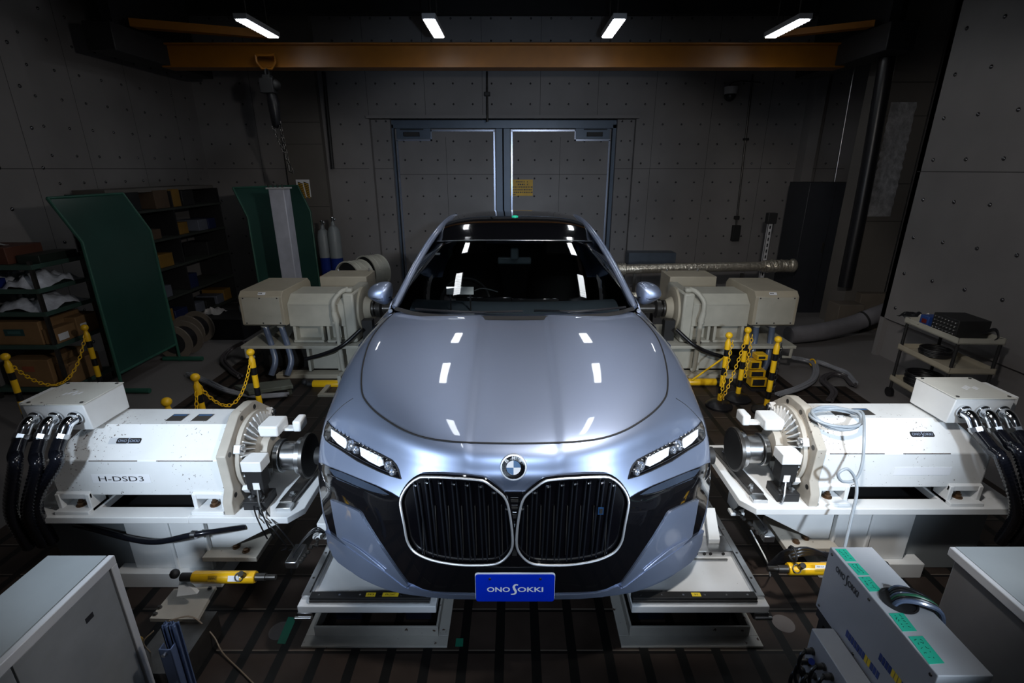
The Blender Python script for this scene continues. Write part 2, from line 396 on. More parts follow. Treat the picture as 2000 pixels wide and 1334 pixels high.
# doors
def door(nm, x0, x1, s, hx):
    t = thing(nm, '', 'door', (min(x0, x1), 9.8, 0)); del t['label']; del t['category']; struct(t)
    mb = MB(); mb.box(x0, x1, 9.8, 9.86, 0, 2.93); a, b = min(x0, x1)+.03, max(x0, x1)-.03
    studwall(mb, (a, 9.8, 0), XP, -YP, b-a, 2.8, sp=.3, u0=.12, seams=(2.15,), vs=.88); mb.build('door_leaf', WM, t)
    # light metal trim with the notch for the closer
    out, inn = (a, b) if s < 0 else (b, a); k = .62 if s < 0 else -.62; z1, z2 = 2.74, 2.9
    P = [(out, z1), (out+k, z1), (out+k, z2), (inn, z2)]; mb = MB(); r = .014
    for (p, q) in zip(P[:-1], P[1:]):
        mb.box(min(p[0], q[0])-r, max(p[0], q[0])+r, 9.778, 9.8, min(p[1], q[1])-r, max(p[1], q[1])+r)
    mb.box(out-r, out+r, 9.778, 9.8, 0, z1); mb.box(inn-r, inn+r, 9.778, 9.8, 0, z2); mb.build('door_trim', doortrim, t, smooth=False)
    mb = MB(); mb.box(min(out, out+k), max(out, out+k), 9.77, 9.8, z1+.02, 2.97); mb.build('closer_plate', doorblue, t, smooth=False)
    mb = MB(); c = out+k*.45; mb.box(c-.14, c+.14, 9.7, 9.77, z1+.06, z1+.13).box(c-.2, c+.22, 9.72, 9.74, z1+.17, z1+.185); mb.build('door_closer', blackm, t, bev=.004)
door('door_1', -2.16, -.34, -1, 0); door('door_2', -.08, 1.75, 1, 0)
mb = MB(); mb.box(-2.25, -2.17, 9.74, 9.88, 0, 3.0).box(1.76, 1.84, 9.74, 9.88, 0, 3.0).box(-2.25, 1.84, 9.74, 9.88, 2.935, 3.07).box(-.34, -.22, 9.78, 9.87, 0, 2.935).box(-.2, -.08, 9.78, 9.87, 0, 2.935)
struct(mb.build('trim_6', doorblue, bev=.004))
# the yellow notice on the right door
s = thing('notice_sign', 'yellow notice with small black text on the right-hand door leaf', 'sign', (.15, 9.77, 1.9))
plate((.125, 9.797, 2.0-.085), XP, ZP, .43, .29, .004).build('sign_plate', mat('notice_yellow', (.62, .36, .01), .5), s)
mb = MB()
for j in range(5):
    x = -.19 if j > 1 else -.1
    while x < (.19 if j > 1 else .12):
        w = random.uniform(.012, .03)
        if j > 1 or random.random() < .6: mb.box(.125+x, .125+x+w, 9.7915, 9.7925, 2.02-j*.047-.012, 2.02-j*.047+.012)
        x += w+.012
mb.box(-.06, .02, 9.7915, 9.7925, 1.785, 1.80); mb.build('sign_print', ink, s, smooth=False)
# hazard stripe sign
s = thing('hazard_sign', 'white panel with black and yellow slanted stripes on the back wall pillar', 'sign', (-3.75, 9.34, 1.85))
p = aY(593, 368, 9.355); plate(p, XP, ZP, .24, .3, .004).build('sign_plate', whitelab, s)
mb = MB(); mb2 = MB()
for i in range(8):
    zz = p.z+.115-i*.032
    for (m_, dz) in ((mb, 0), (mb2, -.016)):
        x0 = p.x-.09+max(0, i-1)*.01; xm = x0+(.19-max(0, i-1)*.01)/2; x1 = p.x+.1
        for (xa, xb) in ((x0, xm-.008), (xm+.008, x1)):
            m_.hexa([(xa, 9.3505, zz+dz), (xb, 9.3505, zz+dz-.03), (xb, 9.3505, zz+dz-.045), (xa, 9.3505, zz+dz-.015)], [(xa, 9.3495, zz+dz), (xb, 9.3495, zz+dz-.03), (xb, 9.3495, zz+dz-.045), (xa, 9.3495, zz+dz-.015)])
mb.build('black_stripes', ink, s, smooth=False); mb2.build('yellow_stripes', mat('notice_yellow', (.62, .36, .01)), s, smooth=False)
# ceiling lamps
lampm = mat('led_diffuser', (.9, .9, .9), .4, emit=(.92, .96, 1), es=LAMP_POWER)
def lamp_at(x, y):
    t = thing('ceiling_lamp', 'x', 'ceiling lamp', (x, y, 3.77), 'strip lamps under the dark ceiling')
    mb = MB(); mb.box(x-.075, x+.075, y-.41, y+.41, 3.785, 3.84); mb.build('housing', lgray, t, bev=.006)
    mb = MB(); mb.box(x-.06, x+.06, y-.39, y+.39, 3.77, 3.79); mb.build('diffuser', lampm, t, bev=.006)
    mb = MB()
    for i in range(12): mb.box(x-.064, x+.064, y-.36+i*.065, y-.357+i*.065, 3.764, 3.772)
    mb.build('wire_guard', dsteel, t, smooth=False)
    mb = MB(); mb.cyl((x, y-.25, 3.84), (x, y-.25, H), .008, n=8); mb.build('hanger', dsteel, t); MB().cyl((x, y+.25, 3.84), (x, y+.25, H), .008, n=8).build('hanger', dsteel, t)
    return t
L0 = lamp_at(-2.97, 6.68); L0['label'] = 'leftmost lit strip lamp, above the hoist trolley'
copy_tree(L0, (-.93, 6.68, 3.77), 'lit strip lamp second from the left, above the left door')
copy_tree(L0, (1.14, 6.68, 3.77), 'lit strip lamp third from the left, above the right door')
copy_tree(L0, (3.15, 6.68, 3.77), 'rightmost lit strip lamp, above the wall camera side')
k = 0
for y in (4.7, 2.9, 1.1):
    for x in (-.93, 1.14): copy_tree(L0, (x, y, 3.77), 'strip lamp above the car, %s row, %s' % ({4.7: 'rear', 2.9: 'middle', 1.1: 'front'}[y], {-.93: 'left lamp', 1.14: 'right lamp'}[x]))
# crane
cr_ = thing('overhead_crane', 'orange overhead crane girder spanning the room below the strip lamps', 'crane', (0, 7.6, 3.5))
mb = MB(); mb.prism([(7.52, 3.82), (7.52, 3.80), (7.58, 3.795), (7.58, 3.56), (7.52, 3.55), (7.52, 3.53), (7.78, 3.53), (7.78, 3.55), (7.72, 3.56), (7.72, 3.795), (7.78, 3.80), (7.78, 3.82)], 'x', -4.7, 4.4)
mb.build('girder', crane, cr_, smooth=False)
for xa in (-4.95, 4.3): MB().box(xa, xa+.33, 6.6, 8.6, 3.55, 3.85).build('end_carriage', blackm, cr_, bev=.01)
for xa in (-4.85, 4.4): MB().box(xa, xa+.12, 6.8, 8.4, 3.85, 4.7).build('runway_hanger', blackm, cr_)
mb = MB(); mb.hexa([(-4.6, 6.9, 3.86), (-3.2, 7.45, 3.86), (-3.2, 7.56, 3.86), (-4.6, 7.05, 3.86)], [(-4.6, 6.9, 3.95), (-3.2, 7.45, 3.95), (-3.2, 7.56, 3.95), (-4.6, 7.05, 3.95)]); mb.build('brace', crane, cr_, smooth=False); mb = MB()
mb.hexa([(4.3, 6.9, 3.86), (3.3, 7.45, 3.86), (3.3, 7.56, 3.86), (4.3, 7.05, 3.86)], [(4.3, 6.9, 3.93), (3.3, 7.45, 3.93), (3.3, 7.56, 3.93), (4.3, 7.05, 3.93)]); mb.build('brace', crane, cr_, smooth=False)
hx = -3.27
h = thing('chain_hoist', 'dark chain hoist with yellow trolley hanging from the crane girder', 'hoist', (hx, 7.4, 2.6))
mb = MB(); mb.tube([(hx-.13, 7.45, 3.66), (hx+.12, 7.45, 3.66), (hx+.12, 7.45, 3.58), (hx+.06, 7.45, 3.50), (hx-.07, 7.45, 3.50), (hx-.13, 7.45, 3.58), (hx-.13, 7.45, 3.66)], .016, 8); mb.box(hx-.10, hx+.09, 7.44, 7.51, 3.645, 3.675).box(hx-.04, hx+.03, 7.50, 7.578, 3.64, 3.68); mb.build('trolley', crane, h)
mb = MB(); mb.torus((hx, 7.42, 3.44), XP, .05, .014, 16, 6); mb.box(hx-.09, hx+.09, 7.34, 7.5, 3.2, 3.38).box(hx-.05, hx+.05, 7.36, 7.48, 3.36, 3.42); mb.sph((hx+.09, 7.42, 3.3), .07); mb.build('hoist_body', blackm, h, bev=.01)
mb = MB(); mb.tube([(hx+.02, 7.42, 3.2), (hx+.03, 7.42, 3.1), (hx+.03, 7.42, 2.82), (hx+.01, 7.42, 2.78)], [.06, .075, .06, .03], 14); mb.build('chain_bag', black, h)
mb = MB(); mb.chain([(hx+.05, 7.42, 3.2), (hx+.12, 7.42, 2.3)], .06, .006, .018).chain([(hx-.02, 7.4, 2.8), (hx+.16, 7.42, 2.22)], .06, .005, .015)
mb.build('load_chain', dsteel, h)
mb = MB(); mb.tube([(hx+.12, 7.42, 2.3), (hx+.12, 7.42, 2.22), (hx+.17, 7.42, 2.19), (hx+.18, 7.42, 2.24)], [.03, .02, .014, .008], 8); mb.build('hook', dsteel, h)
# wall camera and conduits
p = aY(1427, 180, 9.3)
h = thing('wall_camera', 'grey dome camera on a conduit high on the back wall', 'camera', (p.x, 9.5, p.z))
mb = MB(); mb.cyl((p.x, 9.3, p.z-.03), (p.x, 9.3, p.z+.08), .10, .11, 20); mb.box(p.x-.03, p.x+.03, 9.3, 9.5, p.z, p.z+.06); mb.build('housing', mat('camera_grey', (.5, .5, .52), .35), h)
mb = MB(); mb.sph((p.x, 9.3, p.z-.05), .095, 16); mb.build('dome', black, h)
mb = MB(); mb.tube(cr([(p.x, 9.42, p.z+.07), (p.x+.05, 9.46, p.z+.15), (p.x+.2, 9.47, p.z+.19), (p.x+.55, 9.47, p.z+.17)], 12), .008, 6); mb.build('cable', black, h)
def conduit(pts, r, nm, lab, m_=dsteel, boxes=()):
    h = thing(nm, lab, 'conduit', pts[-1]); mb = MB(); mb.tube(cr(pts, 14) if len(pts) > 2 else pts, r, 10); mb.build('pipe', m_, h)
    for (x, y, z, a, b) in boxes: mb = MB(); mb.box(x-a, x+a, y-.05, y+.03, z-b, z+b); mb.build('junction_box', blackm, h, bev=.006)
    return h
a = aY(1470, 145, 9.46); b = aY(1436, 455, 9.46)
conduit([a, b], .016, 'wall_conduit', 'thin dark conduit running down the back wall to a small switch box', boxes=[(b.x, 9.45, b.z, .07, .14), (aY(1456, 272, 9.46).x, 9.45, aY(1456, 272, 9.46).z, .04, .02), (aY(1438, 425, 9.46).x, 9.45, aY(1438, 425, 9.46).z, .04, .03)])
a = aY(951, 140, 9.46); b = aY(952, 238, 9.38); conduit([a, b], .018, 'wall_conduit', 'short dark conduit coming down the wall above the double door', boxes=[(a.x, 9.45, 3.45, .05, .03)])
a = aY(632, 140, 9.4); b = aY(650, 330, 9.4); conduit([a, b], .03, 'wall_conduit', 'dark cable run in the joint left of the double door', m_=blackm)
a = aX(1675, 100, 4.8); 
conduit([aY(1674, 103, 7.9), aY(1630, 355, 7.9)], .008, 'wall_conduit', 'thin shiny rod hanging above the tall dark cabinet', m_=steel)
conduit([aY(1735, 100, 7.0), aY(1690, 360, 7.0), aY(1650, 560, 7.0)], .09, 'wall_duct', 'black vertical duct left of the foil-marked pillar', m_=black)
mb = MB(); rows = []
for i in range(26):
    z = 1.62+i*.058
    rows.append([(4.9+j*.034+.01*math.sin(i*3), 7.19-.012*random.random(), z) for j in range(11)])
mb.grid(rows); t = mb.build('foil_sheet', mat('crumpled_film', (.5, .5, .52), .3, .5, var=.3, vs=14, bump=1)); tag(t, 'crumpled shiny film stuck to the pillar on the right', 'film')

# ============================================================ THE CAR
paint = mat('silver_blue_metallic_paint', (.32, .38, .53), .45, .85, var=.015, vs=2, coat=1.0)
gloss = mat('gloss_black', (.004, .004, .005), .08, 0, var=.02, coat=1.0)
satin = mat('satin_chrome', (.9, .92, .95), .42, .85, var=.02)
gap = mat('panel_gap', (.004, .004, .005), .7)
X9 = lambda l: l
NET = [
 # x, Y, z for nine columns
 ([0,.19,.38,.55,.68,.77,.85,.915,.95], [2.97,2.975,2.99,3.02,3.05,3.09,3.15,3.24,3.34], [1.412,1.412,1.41,1.405,1.398,1.378,1.33,1.265,1.19]),
 ([0,.19,.38,.56,.70,.79,.87,.93,.96], [2.72,2.72,2.73,2.74,2.76,2.78,2.82,2.88,2.95], [1.402,1.402,1.40,1.396,1.388,1.368,1.315,1.24,1.15]),
 ([0,.19,.38,.56,.70,.79,.87,.93,.965], [2.41,2.41,2.42,2.44,2.465,2.50,2.54,2.59,2.66], [1.369,1.369,1.367,1.363,1.353,1.333,1.285,1.215,1.13]),
 ([0,.19,.38,.56,.69,.78,.86,.925,.965], [2.07,2.075,2.09,2.13,2.18,2.24,2.31,2.38,2.43], [1.306,1.306,1.304,1.297,1.283,1.258,1.215,1.16,1.09]),
 ([0,.19,.38,.54,.67,.77,.855,.92,.965], [1.765,1.775,1.825,1.905,2.0,2.085,2.155,2.23,2.30], [1.222,1.222,1.217,1.207,1.19,1.168,1.142,1.105,1.05]),
 ([0,.19,.38,.54,.67,.775,.86,.93,.968], [1.695,1.705,1.76,1.86,1.96,2.05,2.115,2.18,2.24], [1.128,1.126,1.117,1.105,1.09,1.077,1.062,1.04,1.0]),
 ([0,.19,.38,.54,.68,.79,.875,.94,.97], [1.69,1.698,1.735,1.82,1.915,2.005,2.08,2.14,2.195], [1.04,1.04,1.032,1.02,1.005,.995,.985,.975,.95]),
 ([0,.19,.38,.54,.68,.795,.88,.945,.972], [1.683,1.687,1.712,1.768,1.855,1.94,2.02,2.10,2.155], [.91,.91,.905,.90,.895,.89,.885,.88,.87]),
 ([0,.19,.38,.54,.68,.795,.88,.945,.972], [1.675,1.68,1.705,1.765,1.85,1.94,2.015,2.08,2.125], [.76,.76,.76,.758,.755,.755,.755,.755,.75]),
 ([0,.19,.38,.54,.67,.785,.875,.94,.968], [1.68,1.685,1.71,1.77,1.85,1.935,2.005,2.06,2.11], [.62,.62,.62,.62,.62,.62,.62,.62,.62]),
 ([0,.19,.37,.53,.665,.77,.85,.915,.955], [1.70,1.70,1.715,1.765,1.835,1.91,1.98,2.035,2.10], [.51,.51,.51,.51,.51,.515,.525,.535,.54]),
 ([0,.19,.37,.545,.70,.80,.88,.93,.96], [1.705,1.705,1.715,1.765,1.84,1.91,1.975,2.03,2.10], [.475,.475,.474,.455,.448,.45,.46,.48,.50]),
]
NU, NV = 96, 200
def catm(P, n, u0=True):
    return cr(P, n)
rowsC = []
for (xs, ys, zs) in NET:
    P = [Vector(p) for p in zip(xs, ys, zs)]
    mir = Vector((-P[1].x, P[1].y, P[1].z)); PP = [mir]+P+[P[-1]*2-P[-2]]
    k = len(P)-1; out = []
    for i in range(NU+1):
        t = i/NU*k; j = min(int(t), k-1); t -= j; a, b, c, d = PP[j:j+4]
        out.append(.5*((2*b)+(c-a)*t+(2*a-5*b+4*c-d)*t*t+(-a+3*b-3*c+d)*t**3))
    rowsC.append(out)
cols = [cr([rowsC[r][i] for r in range(len(NET))], NV) for i in range(NU+1)]
S = [[cols[i][j].copy() for i in range(NU+1)] for j in range(NV+1)]
def sstep(a, b, x):
    t = min(1, max(0, (x-a)/(b-a))); return t*t*(3-2*t)
for j in range(NV+1):
    for i in range(NU+1):
        p = S[j][i]
        if j/NV < .55:      # the two creases that frame the lower centre of the bonnet
            fade = 1-sstep(.42, .55, j/NV)
            p.z -= .009*fade*(1-sstep(.165, .20, abs(p.x)))
NR = len(S)
vs_, fs_ = [], []
for j in range(NV+1):
    for sgn in (1,):
        for i in range(-NU, NU+1):
            q = S[j][abs(i)]; vs_.append(Vector((q.x*(1 if i >= 0 else -1), q.y, q.z)))
Wd = 2*NU+1
for j in range(NV):
    for i in range(2*NU): fs_.append((j*Wd+i, j*Wd+i+1, (j+1)*Wd+i+1, (j+1)*Wd+i))
BVH = BVHTree.FromPolygons(vs_, fs_)
def hit(px, py):
    r = ray(px, py); h = BVH.ray_cast(O, r.normalized(), 20)
    if h[0] is None:
        n = min((BVH.find_nearest(O+r*(1.6+.05*k)) for k in range(40)), key=lambda q: q[3]); return n[0], (n[1] if n[1].dot(r) < 0 else -n[1])
    n = h[1]
    if n.dot(r) > 0: n = -n
    return h[0], n
def inpoly(p, poly):
    c = False; n = len(poly)
    for i in range(n):
        a, b = poly[i], poly[(i+1) % n]
        if (a[1] > p[1]) != (b[1] > p[1]) and p[0] < (b[0]-a[0])*(p[1]-a[1])/(b[1]-a[1])+a[0]: c = not c
    return c
def smoothpoly(P, n=4, closed=True):      # catmull rom in picture space
    out = []; m = len(P)
    for i in range(m if closed else m-1):
        a, b, c, d = P[(i-1) % m] if closed or i > 0 else P[0], P[i], P[(i+1) % m], (P[(i+2) % m] if closed or i+2 < m else P[-1])
        for k in range(n):
            t = k/n; out.append(tuple(.5*((2*b[q])+(c[q]-a[q])*t+(2*a[q]-5*b[q]+4*c[q]-d[q])*t*t+(-a[q]+3*b[q]-3*c[q]+d[q])*t**3) for q in (0, 1)))
    if not closed: out.append(tuple(P[-1]))
    return out
def mirp(P): return [(2*PX-x, y) for x, y in P]
def side(P, s): return P if s < 0 else mirp(P)
def patch(poly, off, th=.004, step=7, name='panel', m=None, parent=None, drop=None, bev=0):
    def dens(P):
        o = []
        for i in range(len(P)):
            a, b = P[i], P[(i+1) % len(P)]; l = math.hypot(a[0]-b[0], a[1]-b[1]); k = max(1, int(l/step))
            for q in range(k): o.append((a[0]+(b[0]-a[0])*q/k, a[1]+(b[1]-a[1])*q/k))
        return o
    B = dens(poly); nb = len(B); V = [Vector(b) for b in B]
    x0, x1 = min(b[0] for b in B), max(b[0] for b in B); y0, y1 = min(b[1] for b in B), max(b[1] for b in B)
    y = y0+step/2
    while y < y1:
        x = x0+step/2
        while x < x1:
            if inpoly((x, y), B) and min((x-b[0])**2+(y-b[1])**2 for b in B) > (step*.5)**2: V.append(Vector((x, y)))
            x += step
        y += step
    r = delaunay_2d_cdt(V, [(i, (i+1) % nb) for i in range(nb)], [list(range(nb))], 1, 1e-5)
    mb = MB(); vt = []; vb = []
    for v in r[0]:
        p, n = hit(v.x, v.y); vt.append(mb.b.verts.new(p+n*off)); vb.append(p+n*(off-th))
    for f in r[2]: mb._f([vt[i] for i in f])
    # rim
    be = {}
    for f in r[2]:
        for i in range(len(f)):
            a, b = f[i], f[(i+1) % len(f)]; e = (min(a, b), max(a, b)); be[e] = be.get(e, 0)+1
    low = {}
    for (a, b), c in be.items():
        if c == 1:
            for q in (a, b):
                if q not in low: low[q] = mb.b.verts.new(vb[q])
            mb._f([vt[a], vt[b], low[b], low[a]])
    return mb.build(name, m, parent, ang=50)
def onsurf(P, off): return [hit(x, y)[0]+hit(x, y)[1]*off for x, y in P]
def ribbon(P, off, w, name, m, parent, n=4, closed=False, flat=True):
    pts = onsurf(smoothpoly(P, n, closed) if n > 1 else P, off)
    if closed: pts.append(pts[0])
    mb = MB(); mb.tube(pts, w, 8, not closed); return mb.build(name, m, parent)

car = thing('car', 'large silver-blue luxury saloon facing the camera with black twin grille and blue front plate', 'car', (0, 4.3, .34))
HOOD = [(772, 609), (745, 635), (725, 663), (713, 695), (706.5, 730), (707, 765), (715, 784), (732, 803), (757, 822), (790, 841), (830, 855), (880, 862.5), (940, 865.5), (1005, 866.5)]
hp = smoothpoly(HOOD, 5, False); HOODP = hp+[(2*PX-x, y) for x, y in hp[::-1]]
HP2 = HOODP+[(1300, 560), (700, 560)]
mh, mf = MB(), MB(); mf.b.verts.index_update()
vh = [mh.b.verts.new(v) for v in vs_]; vf = [mf.b.verts.new(v) for v in vs_]
for f in fs_:
    c = (vs_[f[0]]+vs_[f[2]])/2; q = px_of(c)
    if inpoly(q, HOODP) or (q[1] < 612 and abs(c.x) < .745): mh._f([vh[i] for i in f])
    else: mf._f([vf[i] for i in f])
for m_ in (mh, mf): bmesh.ops.delete(m_.b, geom=[v for v in m_.b.verts if not v.link_faces], context='VERTS')
for f in mh.b.faces: f.smooth = True
hood = mh.build('hood', paint, car, ang=180); body = mf.build('front_body', paint, car, ang=180)
ribbon(hp+[(2*PX-x, y) for x, y in hp[:-1][::-1]], .0005, .0042, 'hood_gap', gap, car, n=1)
# fender gap beyond the headlight
for s in (-1, 1): ribbon(side([(641, 822), (655, 806), (672, 790), (690, 778)], s), .0003, .0018, 'panel_gap', gap, car)
# ---- black lower front
BLK = [(624, 903), (631, 905), (640, 910), (668, 921), (700, 934), (735, 948), (765, 962), (786, 975), (800, 950), (850, 940), (940, 945), (978, 958), (988, 959), (1005, 959)]
LOW = [(1005, 1158), (960, 1158), (880, 1157), (845, 1154), (826, 1149), (806, 1139), (790, 1133), (760, 1120), (715, 1095), (680, 1075), (655, 1055), (645, 1035), (634, 1000), (627, 960), (623, 930)]
blk = BLK+[(2*PX-x, y) for x, y in BLK[:-1][::-1]]; low = LOW[::-1]
whole = BLK+[(2*PX-x, y) for x, y in BLK[::-1][1:]]+[(2*PX-x, y) for x, y in LOW[::-1]]+LOW[1:]
patch(whole, .004, .008, 9, 'bumper', gloss, car)
# silver chin strip
CH1 = [(790, 1146), (806, 1142), (826, 1151), (850, 1156), (890, 1158), (940, 1159), (1005, 1159)]; CH2 = [(1005, 1168), (940, 1167), (880, 1166), (835, 1163), (812, 1155)]
chin = CH1+[(2*PX-x, y) for x, y in CH1[:-1][::-1]]+[(2*PX-x, y) for x, y in CH2[1:][::-1]]+CH2
patch(chin, .010, .014, 7, 'chin_strip', paint, car)
for s in (-1, 1):
    BL = side([(649, 974), (665, 980), (688, 989), (702, 996), (708, 1002), (714, 1014), (735, 1048), (762, 1088), (782, 1117), (800, 1141), (790, 1147), (754, 1120), (715, 1092), (685, 1068), (662, 1046), (655, 1010)], s)
    patch(BL, .011, .014, 7, 'side_blade', paint, car)
    FL = side([(640, 1034), (650, 1043), (672, 1058), (715, 1088), (754, 1113), (790, 1141), (800, 1146), (770, 1150), (740, 1139), (712, 1126), (686, 1112), (665, 1097), (654, 1084), (647, 1065)], s)
    patch(FL, .014, .02, 7, 'corner_lip', paint, car)
    ribbon(side([(672, 1050), (700, 1065), (730, 1088), (756, 1110)], s), .015, .0025, 'lip_crease', paint, car)
    # thin daytime lamp recess at the top of the bumper
    patch(side([(643, 914), (668, 922), (700, 935), (740, 952), (762, 966), (745, 966), (700, 952), (660, 936)], s), .006, .004, 6, 'lamp_recess', mat('smoked_lens', (.03, .04, .06), .1, coat=1), car)
    ribbon(side([(648, 927), (672, 938), (700, 950), (730, 961), (758, 967)], s), .009, .0016, 'lamp_trim', chrome, car)
    ribbon(side([(786, 1000), (815, 1012), (778, 1016), (740, 1004), (712, 994)], s)[:1]+side([(778, 1017), (745, 1004), (712, 992)], s), .006, .0012, 'bumper_crease', gloss, car, n=3) if False else None
    # ---- headlight
    HL = side([(641, 823), (648, 832), (664, 845), (680, 855), (700, 866), (720, 875.5), (745, 888), (766, 899), (774, 908), (779, 918), (784, 935), (763, 929), (740, 920), (700, 901), (668, 880), (648, 868), (638, 860), (634, 851), (636, 836)], s)
    hl = patch(HL, .004, .006, 5, 'headlight', gloss, car)
    hm = mat('headlight_reflector', (.75, .8, .9), .12, .9, var=.25, vs=60)
    hw = mat('light_guide_flash_white', (.85, .9, 1), .3, 0, var=.45, vs=110, coat=1)  # white base colour stands in for flash reflected in the headlight
    patch(side([(650, 838), (664, 847), (678, 857), (682, 872), (676, 876), (662, 866), (650, 852)], s), .009, .005, 4, 'light_guide', hw, hl)
    patch(side([(706, 873), (722, 880), (748, 893), (752, 908), (744, 911), (724, 901), (708, 890)], s), .009, .005, 4, 'light_guide', hw, hl)
    for (x, y, r) in ((688, 870, 11), (699, 879, 8), (762, 909, 9), (770, 921, 7)):
        p, n = hit(*side([(x, y)], s)[0]); mb = MB(); k = r/F*2.3; mb.lathe(p+n*.003, n, [(0, k), (.012, k*.95), (.012, k*.75), (.004, k*.6), (.010, k*.3), (.013, .001)], 16); mb.build('projector', hm, hl)
    for k in range(16):
        x = 652+k*7.6; y = 836+k*4.45
        if 683 < x < 700: continue
        p, n = hit(*side([(x, y-.5)], s)[0]); mb = MB(); mb.sph(p+n*.009, .0055, 6, (1, .6, 1)); mb.build('crystal', chrome, hl)
    ribbon(side([(646, 862), (668, 874), (700, 893), (735, 910), (768, 924)], s), .009, .0022, 'lamp_blade', chrome, hl)
    ribbon(HL, .004, .0025, 'lamp_seal', gap, hl, n=1, closed=True)
    # ---- kidney grille
    G = side([(788, 980), (791, 966), (800, 950), (811, 938), (822, 930.5), (832, 928), (865, 928), (900, 929.5), (930, 932), (948, 935), (963, 944), (976, 955), (986, 966), (992, 980), (996, 1000), (1000, 1030), (1001, 1055), (998, 1068), (990, 1080), (978, 1090), (962, 1095), (930, 1096.5), (898, 1095.5), (866, 1091), (842, 1085), (820, 1075), (808, 1064), (800, 1048), (795, 1022), (790, 996)], s)
    gp = patch(G, .007, .01, 8, 'grille', mat('grille_recess', (.002, .002, .003), .15, coat=.5), car)
    ring = smoothpoly(G, 3); pts = onsurf(ring, .022); pts.append(pts[0])
    mb = MB(); mb.tube(pts, .005, 8, False); mb.build('grille_frame', mat('satin_chrome', (.9, .92, .95), .42, .85, var=.02), gp)
    cx, cy = 897 if s < 0 else 2*PX-897, 1012
    pts = onsurf([(cx+(x-cx)*1.018, cy+(y-cy)*1.025) for x, y in ring], .014); pts.append(pts[0])
    mb = MB(); mb.tube(pts, .0075, 8, False); mb.build('grille_surround', gloss, gp)
    for k in range(8):
        xt = 812+k*25.6+ (4 if k == 0 else 0); xb = xt*.93+66+8
        # vertical double slat: two rounded faces with a groove
        def yr(x):
            ys = []
            R = side(ring, s)
            for i in range(len(R)):
                a, b = R[i], R[(i+1) % len(R)]
                if (a[0] > x) != (b[0] > x): ys.append(a[1]+(b[1]-a[1])*(x-a[0])/(b[0]-a[0]))
            return (min(ys), max(ys)) if len(ys) > 1 else (960, 1080)
        y0 = yr(xt)[0]+7; y1 = yr(xb)[1]-6
        slm = mat('grille_slat_black_chrome', (.16, .18, .23), .16, .95, var=.05)
        for dx in (-4.2, 4.2):
            cpt = side([(xt+dx+(xb-xt)*q/10, y0+(y1-y0)*q/10) for q in range(11)], s)
            mb = MB(); mb.tube(onsurf(cpt, .016), [.002]+[.0036]*9+[.002], 8); mb.build('slat', slm, gp)
        p = onsurf(side([(xt, y0+4)], s), .02)[0]
        mb = MB(); mb.sph(p, .008, 8, (1.4, .7, .7)); mb.build('slat_tip', chrome, gp)
    for k in range(7):
        xt = 826+k*25.6; cpt = side([(xt+(10-k)*.5*q/8, 985+95*q/8) for q in range(9)], s)
        mb = MB(); mb.tube(onsurf(cpt, .011), .0022, 6); mb.build('inner_blade', dsteel, gp)
# radar box between the kidneys
patch([(985, 961), (1025, 961), (1014, 975), (1012, 1020), (1013, 1070), (1016, 1090), (994, 1090), (997, 1070), (998, 1020), (996, 975)], .008, .006, 6, 'grille_centre', gloss, car)
for (y, w, h_, m_) in ((974, 14, 5, dsteel), (988, 12, 4, dsteel), (1004, 10, 8, steel), (1022, 9, 6, grayp), (1074, 9, 14, dsteel)):
    p, n = hit(PX, y); plate(p+n*.012, XP, ZP, w/F*2.1, h_/F*2.3, .004).build('sensor', m_, car)
# emblem
p, n = hit(1003, 912); U = XP; V = n.cross(U).normalized(); V = V if V.z > 0 else -V
em = MB().lathe(p-n*.002, n, [(0, .053), (.006, .0535), (.010, .0515), (.0105, .046)], 40).build('emblem', mat('satin_chrome', (.9, .92, .95)), car)
bl = MB().lathe(p+n*.0055, n, [(0, .0458), (.003, .0458)], 40).build('emblem_ring', gloss, em)
eb = mat('emblem_blue', (.10, .19, .34), .3, .3); ew = mat('emblem_white', (.75, .78, .82), .3)
for q in range(4):
    mb = MB(); c = p+n*.0088; A = [c]+[c+(U*math.cos(PI/2*q+PI/2*i/8)+V*math.sin(PI/2*q+PI/2*i/8))*.029 for i in range(9)]
    mb.hexa(A, [a+n*.001 for a in A]); mb.build('emblem_quarter', ew if q % 2 else eb, em, smooth=False)
mb = MB().torus(p+n*.0095, n, .0292, .0014, 32, 6); mb.build('emblem_inner_ring', chrome, em)
for ch, ang in (('B', 135), ('M', 90), ('W', 45)):
    a = math.radians(ang); d = U*math.cos(a)+V*math.sin(a); text('letter', ch, .0125, p+n*.0092+d*.038, -(d.cross(n)) if False else d.cross(n), d, ew, em, height=.0125, off=.02)
# small slanted badge in the right grille
p, n = hit(1168, 990); plate(p+n*.03, (1, .0, .0), (.35, 0, 1), .022, .034, .003).build('grille_badge', mat('badge_blue', (.03, .09, .22), .2, .5), car)
mb = plate(p+n*.034, (1, 0, 0), (.35, 0, 1), .012, .022, .002); mb.build('badge_face', dsteel, car)
# plate
p, n = hit(1006, 1147); pn = Vector((0, -1, -.02)).normalized(); pc = aY(1006, 1148, 1.655)
pl = plate(pc, XP, ZP, .33, .142, .003, .012).build('front_plate', mat('plate_blue', (.0, .025, .52), .35, var=.02), car); pl['label'] = 'blue front plate with white lettering'
plate(pc+Vector((0, .004, .004)), XP, ZP, .334, .146, .002, .012).build('plate_edge', whitelab, pl)
logo('lettering', .236, pc+Vector((0, -.0036, -.006)), XP, ZP, whitelab, pl, h=.026, bold=.022)
for dx in (-.105, .105): MB().lathe(pc+Vector((dx, -.003, .05)), -YP, [(0, .006), (.003, .005)], 10).build('plate_bolt', dsteel, pl)
